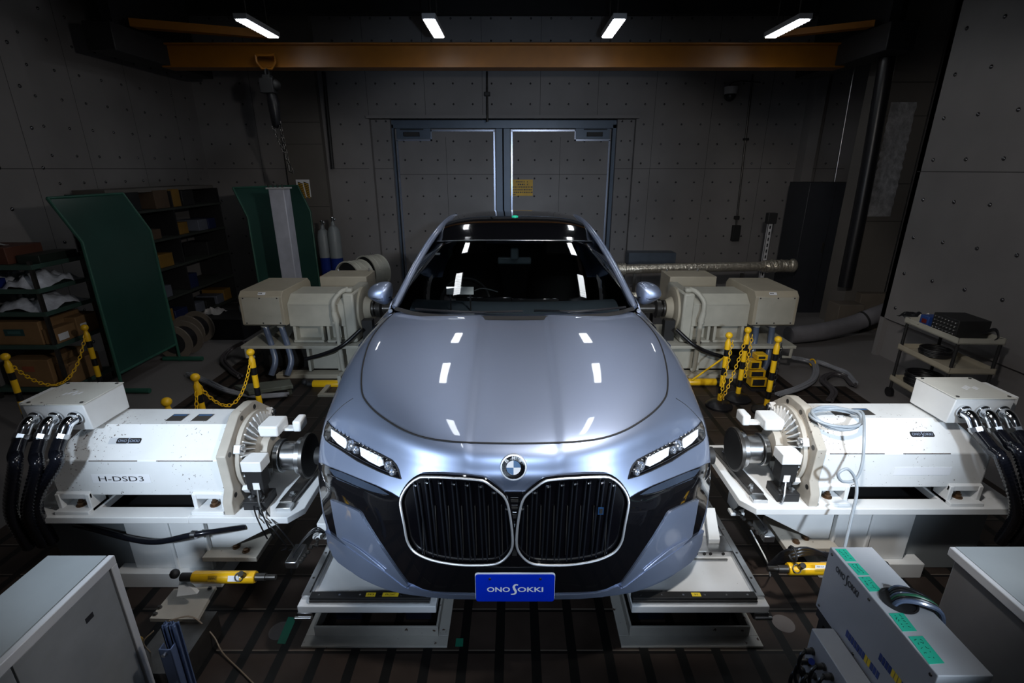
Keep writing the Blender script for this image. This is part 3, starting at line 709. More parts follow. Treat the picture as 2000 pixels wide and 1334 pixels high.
# ---- rest of the body
prof = [(.86, 1.33), (.93, 1.265), (.958, 1.18), (.975, 1.0), (.972, .8), (.955, .6), (.93, .5)]
for s in (-1, 1):
    rows = []
    Ys = [2.89+i*(6.95-2.89)/68 for i in range(69)]
    for Y in Ys:
        tp = 1-max(0, (Y-6.2)/.75)**2*.1; up = .05*sstep(3.3, 6.5, Y)
        nar = .10*(1-sstep(2.9, 3.5, Y))
        base = cr([(x*s*tp-(nar*s if k == 0 else 0), Y, z+(up if k < 3 else 0)) for k, (x, z) in enumerate(prof)], 20)
        if Y < 3.45:
            base[0] = Vector((s*.80, max(Y, 3.1), 1.37)) if Y < 3.2 else base[0]
        rows.append(base)
    mb = MB()
    V = [[mb.b.verts.new(p) for p in r] for r in rows]
    for i in range(68):
        for j in range(20):
            c = (rows[i][j]+rows[i+1][j+1])/2
            if math.hypot(c.y-5.71, c.z-.7) < .385: continue
            if c.y < 3.2 and j < 5: continue
            mb._f([V[i][j], V[i][j+1], V[i+1][j+1], V[i+1][j]])
    bmesh.ops.delete(mb.b, geom=[v for v in mb.b.verts if not v.link_faces], context='VERTS')
    mb.build('side_body', paint, car, ang=180)
    mb = MB(); mb.cyl((s*.6, 5.71, .7), (s*.94, 5.71, .7), .36, n=32); mb.build('rear_hub_cover', blackm, car)
    mb = MB(); mb.cyl((s*.55, 2.5, .7), (s*.93, 2.5, .7), .17, n=32); mb.cyl((s*.9, 2.5, .7), (s*1.13, 2.5, .7), .05, n=20); mb.build('front_hub', blackm, car)
    # greenhouse side
    belt = [(.80, 3.12, 1.385), (.86, 3.5, 1.36), (.885, 4.2, 1.37), (.88, 5.2, 1.39), (.84, 6.0, 1.41), (.78, 6.5, 1.42)]
    rail = [(.775, 3.13, 1.405), (.685, 3.62, 1.64), (.60, 4.15, 1.80), (.575, 5.0, 1.815), (.60, 5.8, 1.66), (.68, 6.42, 1.44)]
    b_, r_ = cr(belt, 30), cr(rail, 30)
    mb = MB(); mb.grid([[Vector((s*p.x, p.y, p.z)) for p in b_], [Vector((s*(p.x*.5+q.x*.5+.012), (p.y+q.y)/2, (p.z+q.z)/2)) for p, q in zip(b_, r_)], [Vector((s*q.x, q.y, q.z)) for q in r_]]); mb.build('side_window', mat('dark_side_glass', (.006, .007, .009), .03, coat=1), car)
    rp = [Vector((s*p.x, p.y, p.z)) for p in cr(rail[:], 40)]
    mb = MB(); mb.tube(rp, [.014]+[.024]*40, 10); mb.build('roof_rail', paint, car)
    mb = MB(); mb.tube([Vector((s*(p.x+.018), p.y, p.z+.006)) for p in cr(rail[:4], 24)], .006, 6); mb.build('drip_trim', chrome, car)
    mb = MB(); mb.tube([Vector((s*p.x, p.y, p.z)) for p in b_], .014, 8); mb.build('belt_trim', chrome, car)
# roof, screens, boot
def surf(c0, c1, n, k, bulge=.03):      # c0,c1: half curves (centre->edge) lists of points
    rows = []
    return rows
wt = [(0, 3.80, 1.738), (.3, 3.82, 1.734), (.50, 3.87, 1.722), (.60, 3.92, 1.712)]
wb = [(0, 2.90, 1.398), (.3, 2.915, 1.398), (.58, 2.98, 1.398), (.765, 3.12, 1.398)]
def half(P, n=14): return cr(P, n)
def full(P): return [Vector((-p.x, p.y, p.z)) for p in P[::-1]]+P[1:]
def loft(A, B, n=14, bul=.03, nrm=(0, -.4, .9)):
    A, B = full(half(A)), full(half(B)); R = []
    for i in range(n+1):
        t = i/n; R.append([a.lerp(b, t)+Vector(nrm)*bul*math.sin(PI*t) for a, b in zip(A, B)])
    return R
glass = glassy('windscreen_glass', (.62, .66, .68), 0.0, 1.5)
MB().grid(loft(wb, wt, 16, .035)).build('windscreen', glass, car, ang=180)
MB().grid([[p+Vector((0, -.012, .004)) for p in r] for r in loft(wt, [(x, y+.07, z+.022) for x, y, z in wt], 2, 0)]).build('windscreen_header', gloss, car, ang=180)
mb = MB(); mb.tube([p+Vector((0, .0, .008)) for p in full(half(wt))], .004, 6); mb.build('header_seam', steel, car)
rf = [wt, [(0, 4.15, 1.845), (.3, 4.16, 1.84), (.48, 4.17, 1.825), (.60, 4.18, 1.80)], [(0, 4.5, 1.876), (.3, 4.5, 1.87), (.47, 4.5, 1.852), (.58, 4.5, 1.825)], [(0, 5.0, 1.872), (.3, 5.0, 1.866), (.47, 5.0, 1.845), (.575, 5.0, 1.815)], [(0, 5.65, 1.79), (.3, 5.65, 1.785), (.47, 5.65, 1.76), (.59, 5.65, 1.71)]]
R_ = [half(r) for r in rf]; colz = [cr([r[i] for r in R_], 30) for i in range(15)]
rows = [full([colz[i][j] for i in range(15)]) for j in range(31)]
MB().grid(rows[:26]).build('glass_roof', gloss, car, ang=180)
MB().grid(rows[25:]).build('rear_roof', paint, car, ang=180)
MB().grid(loft(rf[4], [(0, 6.35, 1.45), (.3, 6.34, 1.45), (.5, 6.33, 1.445), (.66, 6.32, 1.44)], 8, .02, (0, .4, .9))).build('rear_window', mat('dark_side_glass', (.006, .007, .009)), car, ang=180)
MB().grid(loft([(0, 6.3, 1.455), (.3, 6.3, 1.455), (.6, 6.3, 1.44), (.86, 6.2, 1.37)], [(0, 6.92, 1.42), (.3, 6.92, 1.42), (.6, 6.9, 1.40), (.85, 6.82, 1.33)], 6, .015, (0, 0, 1))).build('boot_lid', paint, car, ang=180)
MB().grid(loft([(0, 6.92, 1.42), (.3, 6.92, 1.42), (.6, 6.9, 1.40), (.88, 6.85, 1.33)], [(0, 7.0, .55), (.3, 7.0, .55), (.6, 6.98, .55), (.9, 6.93, .55)], 8, .05, (0, 1, 0))).build('rear_bumper', paint, car, ang=180)
MB().box(-.9, .9, 2.3, 6.9, .46, .5).build('underbody', blackm, car)
mb = MB(); mb.box(-.55, .55, 1.9, 2.9, .55, 1.1).box(-.55, .55, 2.9, 3.05, .5, 1.3); mb.build('inner_bay', blackm, car)
for (x, y) in ((-.30, 4.06),): pass
MB().sph((.003, 4.33, 1.872), .022, 10, (1.3, 1, .4)).build('roof_marker', mat('green_marker', (.02, .5, .3), .3, emit=(.02, .6, .35), es=.25), car)
# wipers, cowl
MB().grid([[Vector((p.x, p.y-.045, p.z+.004)) for p in full(half(wb))], [Vector((p.x, p.y+.01, p.z+.012)) for p in full(half(wb))]]).build('cowl', blackm, car)
for (x0, x1, q) in ((-.62, .05, 0), (.12, .70, .02)):
    mb = MB(); mb.tube(cr([(x0, 2.99+abs(x0)*.07, 1.42), ((x0+x1)/2, 2.95+q, 1.424), (x1, 2.955+abs(x1)*.15, 1.425)], 14), .008, 6); mb.build('wiper', black, car)
# mirrors
MO = [(719, 573), (722, 563), (730, 556), (741, 552), (754, 551), (763, 554), (766, 563), (766, 576), (763, 588), (756, 594), (746, 592), (732, 586), (723, 580)]
for s in (-1, 1):
    R = smoothpoly(side(MO, s), 3); Y0 = 3.74; cpx = (sum(p[0] for p in R)/len(R), 573); cc = aY(*cpx, Y0)
    def pt(q, t): 
        a = aY(*q, Y0); return cc+(a-cc)*t+Vector((0, -.095*math.sqrt(max(0, 1-t**2.6)), 0))
    mb = MB(); rings = [[mb.b.verts.new(pt(q, t)) for q in R] for t in (1, .97, .9, .8, .65, .5, .35, .2, .08)]; n_ = len(R)
    for i in range(len(rings)-1):
        for k in range(n_):
            q = [rings[i][k], rings[i][(k+1) % n_], rings[i+1][(k+1) % n_], rings[i+1][k]]; mb._f(q)
    mb._f(rings[-1]); back = [mb.b.verts.new(cc+(aY(*q, Y0)-cc)*.97+YP*.03) for q in R]
    for k in range(n_): mb._f([rings[0][k], rings[0][(k+1) % n_], back[(k+1) % n_], back[k]])
    mir = mb.build('side_mirror', paint, car, ang=60)
    mb = MB(); mb._f([mb.b.verts.new(v) for v in [cc+(aY(*q, Y0)-cc)*.93+YP*.031 for q in R]]); mb.build('mirror_glass', gloss, mir, smooth=False)
    sp_ = side([(720, 575.5), (735, 577), (750, 578), (766, 577.5)], s); mb = MB()
    L_ = []
    for q in sp_:
        a = aY(*q, Y0); d = (a-cc).length; ed = .064*0+.105; t = min(1, abs(a.x-cc.x)/.088); L_.append(a+Vector((0, -.095*math.sqrt(max(0, 1-t**2.6))-.001, 0)))
    mb.tube(cr(L_, 14), .0022, 6); mb.build('mirror_seam', gloss, mir)
    i1 = aY(*side([(765, 590)], s)[0], Y0+.01); i2 = Vector((s*.86, 3.62, 1.345))
    mb = MB(); mb.hexa([i1+Vector((0, -.03, -.02)), i1+Vector((0, .03, -.02)), i2+Vector((0, .05, -.03)), i2+Vector((0, -.05, -.03))], [i1+Vector((0, -.03, .025)), i1+Vector((0, .03, .025)), i2+Vector((0, .05, .02)), i2+Vector((0, -.05, .02))]); mb.build('mirror_arm', gloss, mir, bev=.006)
# interior
leather = mat('dark_leather', (.045, .035, .033), .45)
mb = MB(); rows = []
for i in range(9):
    t = i/8; rows.append([Vector((x, 3.02+.62*t+.08*(x/.7)**2, 1.30+.085*math.sin(PI*min(1, t*1.1))-.05*(t > .9))) for x in [-.7+1.4*k/16 for k in range(17)]])
mb.grid(rows); mb.build('dashboard', mat('dashboard_blue_grey', (.05, .065, .08), .5), car)
mb = MB().box(-.42, -.02, 3.5, 3.52, 1.28, 1.38); mb.box(-.02, .32, 3.5, 3.52, 1.27, 1.37); mb.build('dash_screen', gloss, car, bev=.004)
for x in (-.38, .38):
    mb = MB(); rows = []
    for i in range(9):
        t = i/8; w = (.25, .27, .28, .28, .27, .25, .22, .16, .11)[i]
        rows.append([Vector((x+math.cos(PI*k/10)*w, 4.3+.22*t-math.sin(PI*k/10)*(.10-.03*t), 1.0+.62*t)) for k in range(11)])
    mb.grid(rows); st = mb.build('seat', leather, car)
    MB().box(x-.25, x+.25, 3.9, 4.35, .95, 1.08).build('seat_cushion', leather, st, bev=.04)
    MB().box(x-.13, x+.13, 4.42, 4.5, 1.52, 1.68).build('headrest', leather, st, bev=.03)
mb = MB(); mb.torus((-.37, 3.66, 1.30), Vector((0, -.9, .42)), .18, .014, 36, 8); mb.box(-.5, -.24, 3.65, 3.67, 1.28, 1.31); mb.build('steering_wheel', blackm, car)
mb = MB().box(-.13, .13, 3.86, 3.90, 1.55, 1.605); mb.box(-.03, .03, 3.83, 3.87, 1.59, 1.68); mb.build('interior_mirror', mat('mirror_casing', (.30, .38, .42), .25), car, bev=.012)
MB().box(-.65, .65, 5.2, 5.4, .9, 1.5).build('rear_bench', leather, car, bev=.05)
p_ = aY(855, 496, 3.72); plate(p_, XP, Vector((0, .9, .35)), .035, .03, .001).build('screen_sticker', whitelab, car)
for px, py in ((879, 497), (955, 500), (1053, 503), (1129, 500)):
    q = aY(px, py, 5.15); plate(q, XP, ZP, .035, .11, .004).build('pane_reflection', mat('reflection_tint', (.30, .42, .42), .2, .3), car)  # pale plates stand in for greenish reflections in the windscreen
# sensor unit on the dashboard
q = aY(899, 568, 3.2)
su = thing('sensor_unit', 'white rectangular measuring box with cable on the car dashboard', 'sensor', (q.x, 3.2, 1.385))
plate(q+Vector((0, 0, .0)), XP, Vector((0, .3, 1)), .175, .05, .02).build('case', mat('sensor_white', (.75, .78, .80), .4, emit=(.7, .75, .8), es=0.0), su)
mb = MB(); mb.box(q.x-.07, q.x-.06, 3.19, 3.2, 1.36, q.z-.02).box(q.x+.06, q.x+.07, 3.19, 3.2, 1.36, q.z-.02); mb.build('foot', steel, su)
mb = MB(); mb.tube(cr([q+Vector((.09, 0, 0)), q+Vector((.13, .02, .01)), q+Vector((.18, .05, 0)), q+Vector((.24, .1, -.03))], 14), .004, 6); mb.build('cable', steel, su)

# ============================================================ FRONT DYNAMOMETERS
def bolt(mb, p, d, r=.012, h=.012):
    mb.lathe(p, d, [(0, r*1.5), (h*.25, r*1.5), (h*.26, r), (h, r), (h+.0005, r*.3)], 6)
rust = mat('rusty_bolt', (.13, .075, .04), .4, .7)
def front_dyno(s, ox, oy, lab):
    X = lambda x: s*x+(ox if s > 0 else -ox)
    Y = lambda y: y+oy
    t = thing('dynamometer', lab, 'dynamometer', (X(1.9), Y(2.5), 0))
    def B(mb, xa, xb, ya, yb, za, zb): return mb.box(X(xa), X(xb), Y(ya), Y(yb), za, zb)
    bt = .525
    # motor housing
    def sec(x, sl): return [(X(x+sl*q), Y(y), z) for (y, z, q) in ((2.25, .615, 0), (2.25, .823, 0), (2.41, .95, -1), (2.59, .95, -1), (2.75, .823, 0), (2.75, .615, 0), (2.66, .56, 0), (2.34, .56, 0))]
    mb = MB(); mb.hexa(sec(1.525, 0), sec(2.42, .12)); hs = mb.build('motor_housing', white, t, bev=.006)
    mb = MB(); mb.hexa(sec(2.42, .12), [(a+s*.10, b*.5+Y(2.5)*.5, c*.6+.3) for a, b, c in sec(2.42, .12)]); mb.build('rear_housing', whitec, t, bev=.004)
    # seam line on the housing
    for yy in (2.25,):
        mb = MB(); mb.box(X(1.56), X(1.85), Y(2.2475), Y(2.2505), .8215, .8245).box(X(1.95), X(2.2), Y(2.2475), Y(2.2505), .8215, .8245); mb.build('paint_seam', rust, hs, smooth=False)
    # feet
    for xa, xb in ((1.53, 1.70), (2.24, 2.42)):
        for ya, yb in ((2.2, 2.34), (2.66, 2.8)):
            mb = MB(); B(mb, xa, xb, ya, yb, bt, bt+.02); B(mb, xa, xa+.022, ya+.03, yb, bt, .63); B(mb, xb-.022, xb, ya+.03, yb, bt, .63); B(mb, xa, xb, yb-.02, yb, bt, .63)
            if ya < 2.5: mb.hexa([(X(xa), Y(2.235), .60), (X(xb), Y(2.235), .60), (X(xb), Y(2.25), .60), (X(xa), Y(2.25), .60)], [(X(xa), Y(2.235), .63), (X(xb), Y(2.235), .63), (X(xb), Y(2.25), .64), (X(xa), Y(2.25), .64)])
            ft = mb.build('foot', whitec, t, bev=.003)
            mb = MB(); c = Vector((X((xa+xb)/2-.01), Y((ya+yb)/2-.01), bt+.02)); mb.lathe(c, ZP, [(0, .026), (.005, .026), (.006, .017), (.022, .017), (.023, .011), (.035, .010)], 12); mb.build('anchor_bolt', rust, ft)
    # flange
    P = [(2.2, bt), (2.2, .60), (2.235, .66), (2.225, .86), (2.40, 1.0), (2.44, 1.012), (2.56, 1.012), (2.60, 1.0), (2.775, .86), (2.765, .66), (2.8, .60), (2.8, bt), (2.62, bt), (2.55, .56), (2.45, .56), (2.38, bt)]
    mb = MB(); mb.prism([(Y(a), b) for a, b in P], 'x', X(1.475), X(1.525)); fl = mb.build('flange_plate', bone, t, bev=.004)
    for (y, z) in ((2.43, .975), (2.265, .85), (2.245, .62), (2.57, .975), (2.735, .85)):
        mb = MB(); mb.cyl((X(1.478), Y(y), z), (X(1.4735), Y(y), z), .014, n=14); mb.build('bolt_hole', dsteel, fl)
    # end bell with radial fins
    ax = Vector((-s, 0, 0)); c0 = Vector((X(1.475), Y(2.5), .745))
    mb = MB(); mb.lathe(c0, ax, [(0, .225), (.03, .225), (.034, .20), (.015, .19), (.015, .12), (.06, .115), (.07, .09), (.11, .088), (.115, .05)], 48); eb_ = mb.build('end_bell', bone, t, ang=30)
    mb = MB()
    nf = 34
    for k in range(nf):
        a = 2*PI*k/nf; d = Vector((0, math.cos(a), math.sin(a))); q = ax.cross(d)
        p1, p2 = c0+d*.122+ax*.012, c0+d*.212+ax*.012
        mb.hexa([p1-q*.0022, p1+q*.0022, p2+q*.003+q*.006, p2-q*.003+q*.006], [p1-q*.0022+ax*.05, p1+q*.0022+ax*.05, p2+q*.009+ax*.028, p2+q*.003+ax*.028])
    mb.build('cooling_fins', whitec, eb_, smooth=False)
    for a in (40, 150, 215, 325):
        a = math.radians(a); d = Vector((0, math.cos(a), math.sin(a))); p = c0+d*.225+ax*.01; q = ax.cross(d)
        mb = MB(); mb.hexa([p-q*.028-d*.03, p+q*.028-d*.03, p+q*.022+d*.022, p-q*.022+d*.022], [v+ax*.035 for v in (p-q*.028-d*.03, p+q*.028-d*.03, p+q*.022+d*.022, p-q*.022+d*.022)]); lg = mb.build('lug', whitec, eb_, bev=.004)
        mb = MB(); bolt(mb, p+ax*.035, ax, .016, .014); mb.build('lug_bolt', steel, lg)
    # torque arm plates, brackets
    mb = MB(); B(mb, 1.31, 1.42, 2.46, 2.60, .84, .905); mb.build('bracket', whitec, t, bev=.01)
    mb = MB(); B(mb, 1.20, 1.245, 2.50, 2.6, .85, .915); mb.build('bracket', whitec, t, bev=.01)
    mb = MB(); B(mb, 1.23, 1.43, 2.52, 2.57, .845, .86); B(mb, 1.39, 1.42, 2.50, 2.56, .79, .845); mb.build('bracket_arm', whitec, t, bev=.003)
    mb = MB(); B(mb, 1.33, 1.435, 2.27, 2.37, .74, .80); mb.build('bracket', whitec, t, bev=.004)
    mb = MB(); B(mb, 1.34, 1.43, 2.28, 2.36, .625, .745); B(mb, 1.35, 1.42, 2.29, 2.35, .55, .64); lc = mb.build('load_cell', blackm, t, bev=.005)
    mb = MB(); B(mb, 1.325, 1.445, 2.24, 2.37, bt, .575); B(mb, 1.34, 1.43, 2.235, 2.275, .575, .58); mb.build('load_cell_base', blackm, t, bev=.003)
    for dx in (1.355, 1.41):
        mb = MB(); mb.lathe((X(dx), Y(2.27), .578), ZP, [(0, .016), (.012, .016), (.013, .009)], 12); mb.build('cap_screw', steel, lc)
    plate((X(1.375), Y(2.277), .65), XP, ZP, .035, .04, .003).build('load_cell_label', whitelab, lc)
    mb = MB(); mb.tube(cr([(X(1.37), Y(2.27), .63), (X(1.36), Y(2.25), .60), (X(1.35), Y(2.23), .57), (X(1.335), Y(2.22), .535)], 14), .0075, 8); mb.build('braided_cable', steel, lc)
    # coupling
    cy_, cz = Y(2.5), .7
    def CY(xa, xb, r, nm, m_, n=40, r2=None): mb = MB(); mb.cyl((X(xa), cy_, cz), (X(xb), cy_, cz), r, r2, n); return mb.build(nm, m_, t, bev=.003)
    CY(1.30, 1.42, .07, 'shaft', dsteel); CY(1.315, 1.345, .095, 'shaft_collar', steel); CY(1.19, 1.31, .082, 'shaft_sleeve', steel); CY(1.19, 1.225, .105, 'shaft_ring', steel)
    CY(1.165, 1.188, .128, 'coupling_disc', dsteel); CY(1.163, 1.1655, .118, 'disc_face', blackm)
    # bed
    mb = MB(); mb.prism([(X(1.13), Y(2.26)), (X(1.19), Y(2.18)), (X(1.71), Y(2.18)), (X(1.71), Y(2.84)), (X(1.13), Y(2.84))], 'z', .487, bt); B(mb, 1.71, 2.62, 2.18, 2.27, .487, bt); B(mb, 1.71, 2.62, 2.74, 2.84, .487, bt); B(mb, 2.23, 2.62, 2.27, 2.74, .487, bt)
    mb.build('bed_plate', whitec, t, bev=.003)
    mb = MB(); mb.hexa([(X(1.27), Y(2.28), bt), (X(1.20), Y(2.28), bt), (X(1.16), Y(2.76), bt), (X(1.23), Y(2.76), bt)], [(X(1.27), Y(2.28), bt+.03), (X(1.20), Y(2.28), bt+.03), (X(1.16), Y(2.76), bt+.03), (X(1.23), Y(2.76), bt+.03)]); sr = mb.build('stop_rail', dsteel, t, bev=.003)
    mb = MB(); B(mb, 1.19, 1.27, 2.23, 2.28, bt, bt+.022); mb.build('rail_end', steel, sr, bev=.002)
    for y in (2.33, 2.7): mb = MB(); bolt(mb, Vector((X(1.22), Y(y), bt+.03)), ZP, .012, .02); mb.build('rail_bolt', steel, sr)
    # pedestal under the bed
    for (xa, xb, ya, yb) in ((1.72, 2.15, 2.3, 2.72),):
        mb = MB(); B(mb, xa, xb, ya, yb, .1, .40); B(mb, xa, xb, ya-.02, ya+.01, .1, .487); B(mb, xa-.06, xb+.1, ya-.06, yb+.06, 0, .1); B(mb, xa+.18, xa+.2, ya-.03, ya, .1, .487); B(mb, xa-.015, xa, ya-.03, ya, .1, .487); mb.build('pedestal', whitec, t, bev=.004)
    mb = MB(); mb.hexa([(X(1.72), Y(2.3), .487), (X(1.18), Y(2.3), .487), (X(1.2), Y(2.3), .45), (X(1.62), Y(2.3), .22), (X(1.72), Y(2.3), .22)], [(X(1.72), Y(2.36), .487), (X(1.18), Y(2.36), .487), (X(1.2), Y(2.36), .45), (X(1.62), Y(2.36), .22), (X(1.72), Y(2.36), .22)]); mb.build('gusset', whitec, t, bev=.003)
    mb = MB(); B(mb, 1.42, 1.72, 2.22, 2.5, .20, .23); ftp = mb.build('foot_plate', bone, t, bev=.003)
    for x, y in ((1.50, 2.27), (1.57, 2.30)):
        mb = MB(); mb.lathe((X(x), Y(y), .23), ZP, [(0, .02), (.004, .02), (.005, .014), (.014, .014), (.015, .005)], 12); mb.build('anchor_bolt', rust, ftp)
    mb = MB(); B(mb, 2.15, 2.6, 2.32, 2.7, 0, .40); mb.build('side_pedestal', grayp, t, bev=.004)
    mb = MB(); B(mb, 1.72, 2.60, 2.315, 2.72, .401, .405); mb.build('opening_shade', blackm, t)  # black sheet put in to keep the bed opening as dark as shade
    # terminal box
    mb = MB(); mb.hexa([(X(2.19), Y(2.32), .965), (X(2.19), Y(2.58), .965), (X(2.50), Y(2.58), .965), (X(2.50), Y(2.32), .965)], [(X(2.19), Y(2.30), 1.115), (X(2.19), Y(2.58), 1.115), (X(2.50), Y(2.58), 1.115), (X(2.50), Y(2.30), 1.115)]); tb = mb.build('terminal_box', whitec, t, bev=.005)
    mb = MB(); B(mb, 2.505, 2.58, 2.36, 2.56, .96, 1.10); mb.build('side_box', whitec, tb, bev=.004)
    mb = MB(); B(mb, 2.187, 2.503, 2.297, 2.583, 1.115, 1.121); lid = mb.build('box_lid', mat('box_lid_paint', (.60, .60, .56), .45, chips=.05, var=.06), tb, bev=.002)
    for x, y in ((2.21, 2.32), (2.21, 2.56), (2.48, 2.32), (2.48, 2.56)): mb = MB(); mb.cyl((X(x), Y(y), 1.121), (X(x), Y(y), 1.125), .008, n=8); mb.build('lid_screw', dsteel, lid)
    mb = MB(); [mb.box(X(2.36)+k*.018-.03, X(2.36)+k*.018-.018, Y(2.41)+(k % 3)*.012, Y(2.44)+(k % 3)*.012, 1.121, 1.1216) for k in range(5)]; mb.build('sticker_remains', whitelab, lid, smooth=False)
    gl = []
    for k, x in enumerate((2.245, 2.345, 2.445)):
        mb = MB(); a = Vector((X(x), Y(2.30), 1.045)); b = a+Vector((0, -.05, -.005)); c_ = b+Vector((s*.012, -.03, -.045))
        mb.lathe(a, (0, -1, -.05), [(0, .036), (.008, .037), (.010, .031)], 24); mb.tube(cr([a, b, c_], 10), .029, 20)
        d = (c_-b).normalized(); g = mb.build('cable_gland', chrome, tb)
        mb = MB(); mb.lathe(c_-d*.004, d, [(0, .034), (.022, .034), (.024, .030), (.034, .029)], 8); mb.build('gland_nut', steel, g); gl.append((c_+d*.03, d))
    # nameplates
    for x, w in ((1.72, .085), (1.86, .085)):
        mb = MB(); B(mb, x-w/2, x+w/2, 2.44, 2.52, .952, .9535); npm = mb.build('name_plate', mat('etched_plate', (.14, .13, .12), .35, .6), t, smooth=False)
        mb = MB(); B(mb, x-w/2+.005, x+w/2-.005, 2.50, 2.515, .9535, .954); mb.build('plate_band', mat('plate_band_blue', (.05, .12, .25), .4), npm, smooth=False)
    # wordmark on the sloping face
    up = Vector((0, .16, .127)).normalized(); nn = Vector((0, -.127, .16)).normalized()
    lx = aY(251 if s < 0 else 1798, 863, Y(2.33)).x; lp = Vector((lx, Y(2.335), .8905))+nn*.0008
    lp_ = plate(lp, XP, up, .128, .030, .0012, .008).build('wordmark_plate', ink, t)
    if s < 0: plate(lp+Vector((-.055, 0, 0))-nn*.0004, XP, up, .10, .036, .0006).build('sticker_rest', mat('sticker_grey', (.55, .58, .62), .5), lp_)
    logo('wordmark', .112, lp+nn*.0018, XP, up, mat('wordmark_silver', (.32, .38, .50), .3, .3), lp_, h=.015, bold=.02)
    lx = aY(236 if s < 0 else 1798, 931, Y(2.25)).x
    lb = plate((lx, Y(2.2495), .716), XP, ZP, .305, .05, .001).build('paper_label', whitelab, t)
    if s < 0: text('label_text', 'H-DSD3', .235, (lx, Y(2.2478), .716), XP, ZP, ink, lb, height=.031)
    return t, gl
dynL, glL = front_dyno(-1, 0, 0, 'white front-left dynamometer lettered H-DSD3 on its side')
dynR, glR = front_dyno(1, .11, .07, 'white front-right dynamometer with coiled grey cable on top and blank label')
def corrugated(pts, r, name, lab, m_=hosem, step=.017, cat='hose', group=None, n=14, parent=None):
    P = cr(pts, 60); L = sum((P[i+1]-P[i]).length for i in range(60)); k = int(L/step); Q = cr(pts, k*2)
    t = MB(); t.tube(Q, [r if i % 2 else r*.76 for i in range(len(Q))], n)
    if parent: return t.build(name, m_, parent, ang=180)
    o = t.build(name, m_, ang=180); return tag(o, lab, cat, group)
nmL = ('closest to the motor housing', 'in the middle', 'furthest out, at the picture edge')
for sgn, gl, nm in ((-1, glL, 'left'), (1, glR, 'right')):
    for k, (p, d) in enumerate(gl):
        e = [p-d*.01, p+d*.06]; 
        if sgn < 0: tgt = [((110, 905), (70, 985)), ((72, 915), (55, 1000)), ((30, 910), (22, 1000))][k]
        else: tgt = [((1960, 905), (1985, 1000)), ((1992, 890), (2015, 1000)), ((2030, 900), (2050, 1000))][k]
        yo = 2.08-k*.02; a = aY(*tgt[0], yo+.03); b = aY(*tgt[1], yo+.06); c_ = Vector((b.x+sgn*.12, b.y+.12, .3))
        corrugated([e[0], e[0].lerp(a, .45)+Vector((0, -.02, -.01)), a, b, c_], .030, 'corrugated_hose', 'black corrugated hose of the %s front dynamometer, %s' % (nm, nmL[k]), parent=dynL if sgn < 0 else dynR)
# hose under the left bed
corrugated([aY(60, 1005, 2.5), aY(170, 1030, 2.3), aY(290, 1058, 2.22), aY(385, 1043, 2.2), aY(480, 1029, 2.3)], .016, 'corrugated_hose', 'thin black corrugated hose sagging under the left bed plate', step=.008)
mb = MB(); q = aY(379, 1044, 2.2); mb.cyl(q-XP*.012, q+XP*.012, .021, n=20); tag(mb.build('hose_clamp', steel), 'bright steel clamp on the thin hose under the left bed plate', 'clamp')
# coiled grey cable on the right machine
mb = MB(); pts = []
cc = Vector((1.60+.13, 2.42, .985))
for k in range(90):
    a = 2*PI*k/22; rr = 1+.05*math.sin(k*.6); pts.append(cc+Vector((math.cos(a)*.125*rr+.01*math.sin(k*.23), -math.sin(a)*.085*rr, .012+.012*math.sin(k*.37)-math.sin(a)*-.0 - max(0, math.sin(a))*.035)))
end = pts[-1]
tail = [aY(1688, 850, 2.27), aY(1684, 905, 2.2), aY(1670, 937, 2.18), aY(1645, 940, 2.17), aY(1637, 925, 2.165), aY(1655, 916, 2.17), aY(1670, 935, 2.17), aY(1673, 965, 2.14), aY(1663, 1010, 2.10), aY(1650, 1068, 2.05)]
mb.tube(cr([p for p in pts[::2]]+tail, 420), .0075, 8); tag(mb.build('coiled_cable', ghose2), 'light grey cable coiled on the right front dynamometer and hanging down its face', 'cable')
# hydraulic cylinders
def ram(a, b, r, lab, lbl=True):
    a, b = Vector(a), Vector(b); d = (b-a).normalized(); L = (b-a).length
    t = thing('hydraulic_cylinder', lab, 'hydraulic cylinder', (a.x, a.y, a.z-r))
    mb = MB(); mb.lathe(a, d, [(0, r*.9), (.006, r), (L-.006, r), (L, r*.9)], 28); mb.build('barrel', yelp, t)
    mb = MB(); mb.cyl(b, b+d*.05, r*.62, n=20); mb.cyl(b+d*.05, b+d*.10, r*.45, n=16); mb.build('plunger', dsteel, t)
    mb = MB(); mb.cyl(a-d*.06, a, r*.7, n=16); mb.sph(a-d*.09+Vector((0, 0, .02)), r*.8, 10); mb.build('base_joint', blackm, t)
    mb = MB(); q = b-d*.05+Vector((0, -r*.5, r*.8)); mb.cyl(q, q+Vector((0, -.02, .03)), .014, n=14); mb.torus(q+Vector((-.02, -.01, .0)), (0, -.7, .5), .02, .003, 16, 6); mb.build('coupler', dsteel, t)
    if lbl:
        n = Vector((0, -.85, .5)).normalized(); u = d.cross(n); u = u if u.z > 0 else -u; dd = d if d.x > 0 else -d
        c = (a+b)/2+n*(r+.0005)
        plate(c+dd*.06, dd, u, .055, r*.9, .001).build('rating_label', whitelab, t)
        l2 = plate(c-dd*.045, dd, u, .045, r*.9, .001).build('maker_label', mat('label_olive', (.45, .27, .01), .5), t)
        text('label_text', 'ENERPAC', .038, c-dd*.045+n*.0015, dd, u, ink, l2, height=.010, off=.01)
    return t
p1, p2 = aY(378, 1127, 2.0), aY(500, 1127, 2.0)
ram(p1, p2, .030, 'yellow hydraulic cylinder below the left front dynamometer')
p1, p2 = aY(1690, 1111, 2.0), aY(1538, 1111, 2.0)
rr = ram(p1, p2, .030, 'yellow hydraulic cylinder below the right front dynamometer', False)
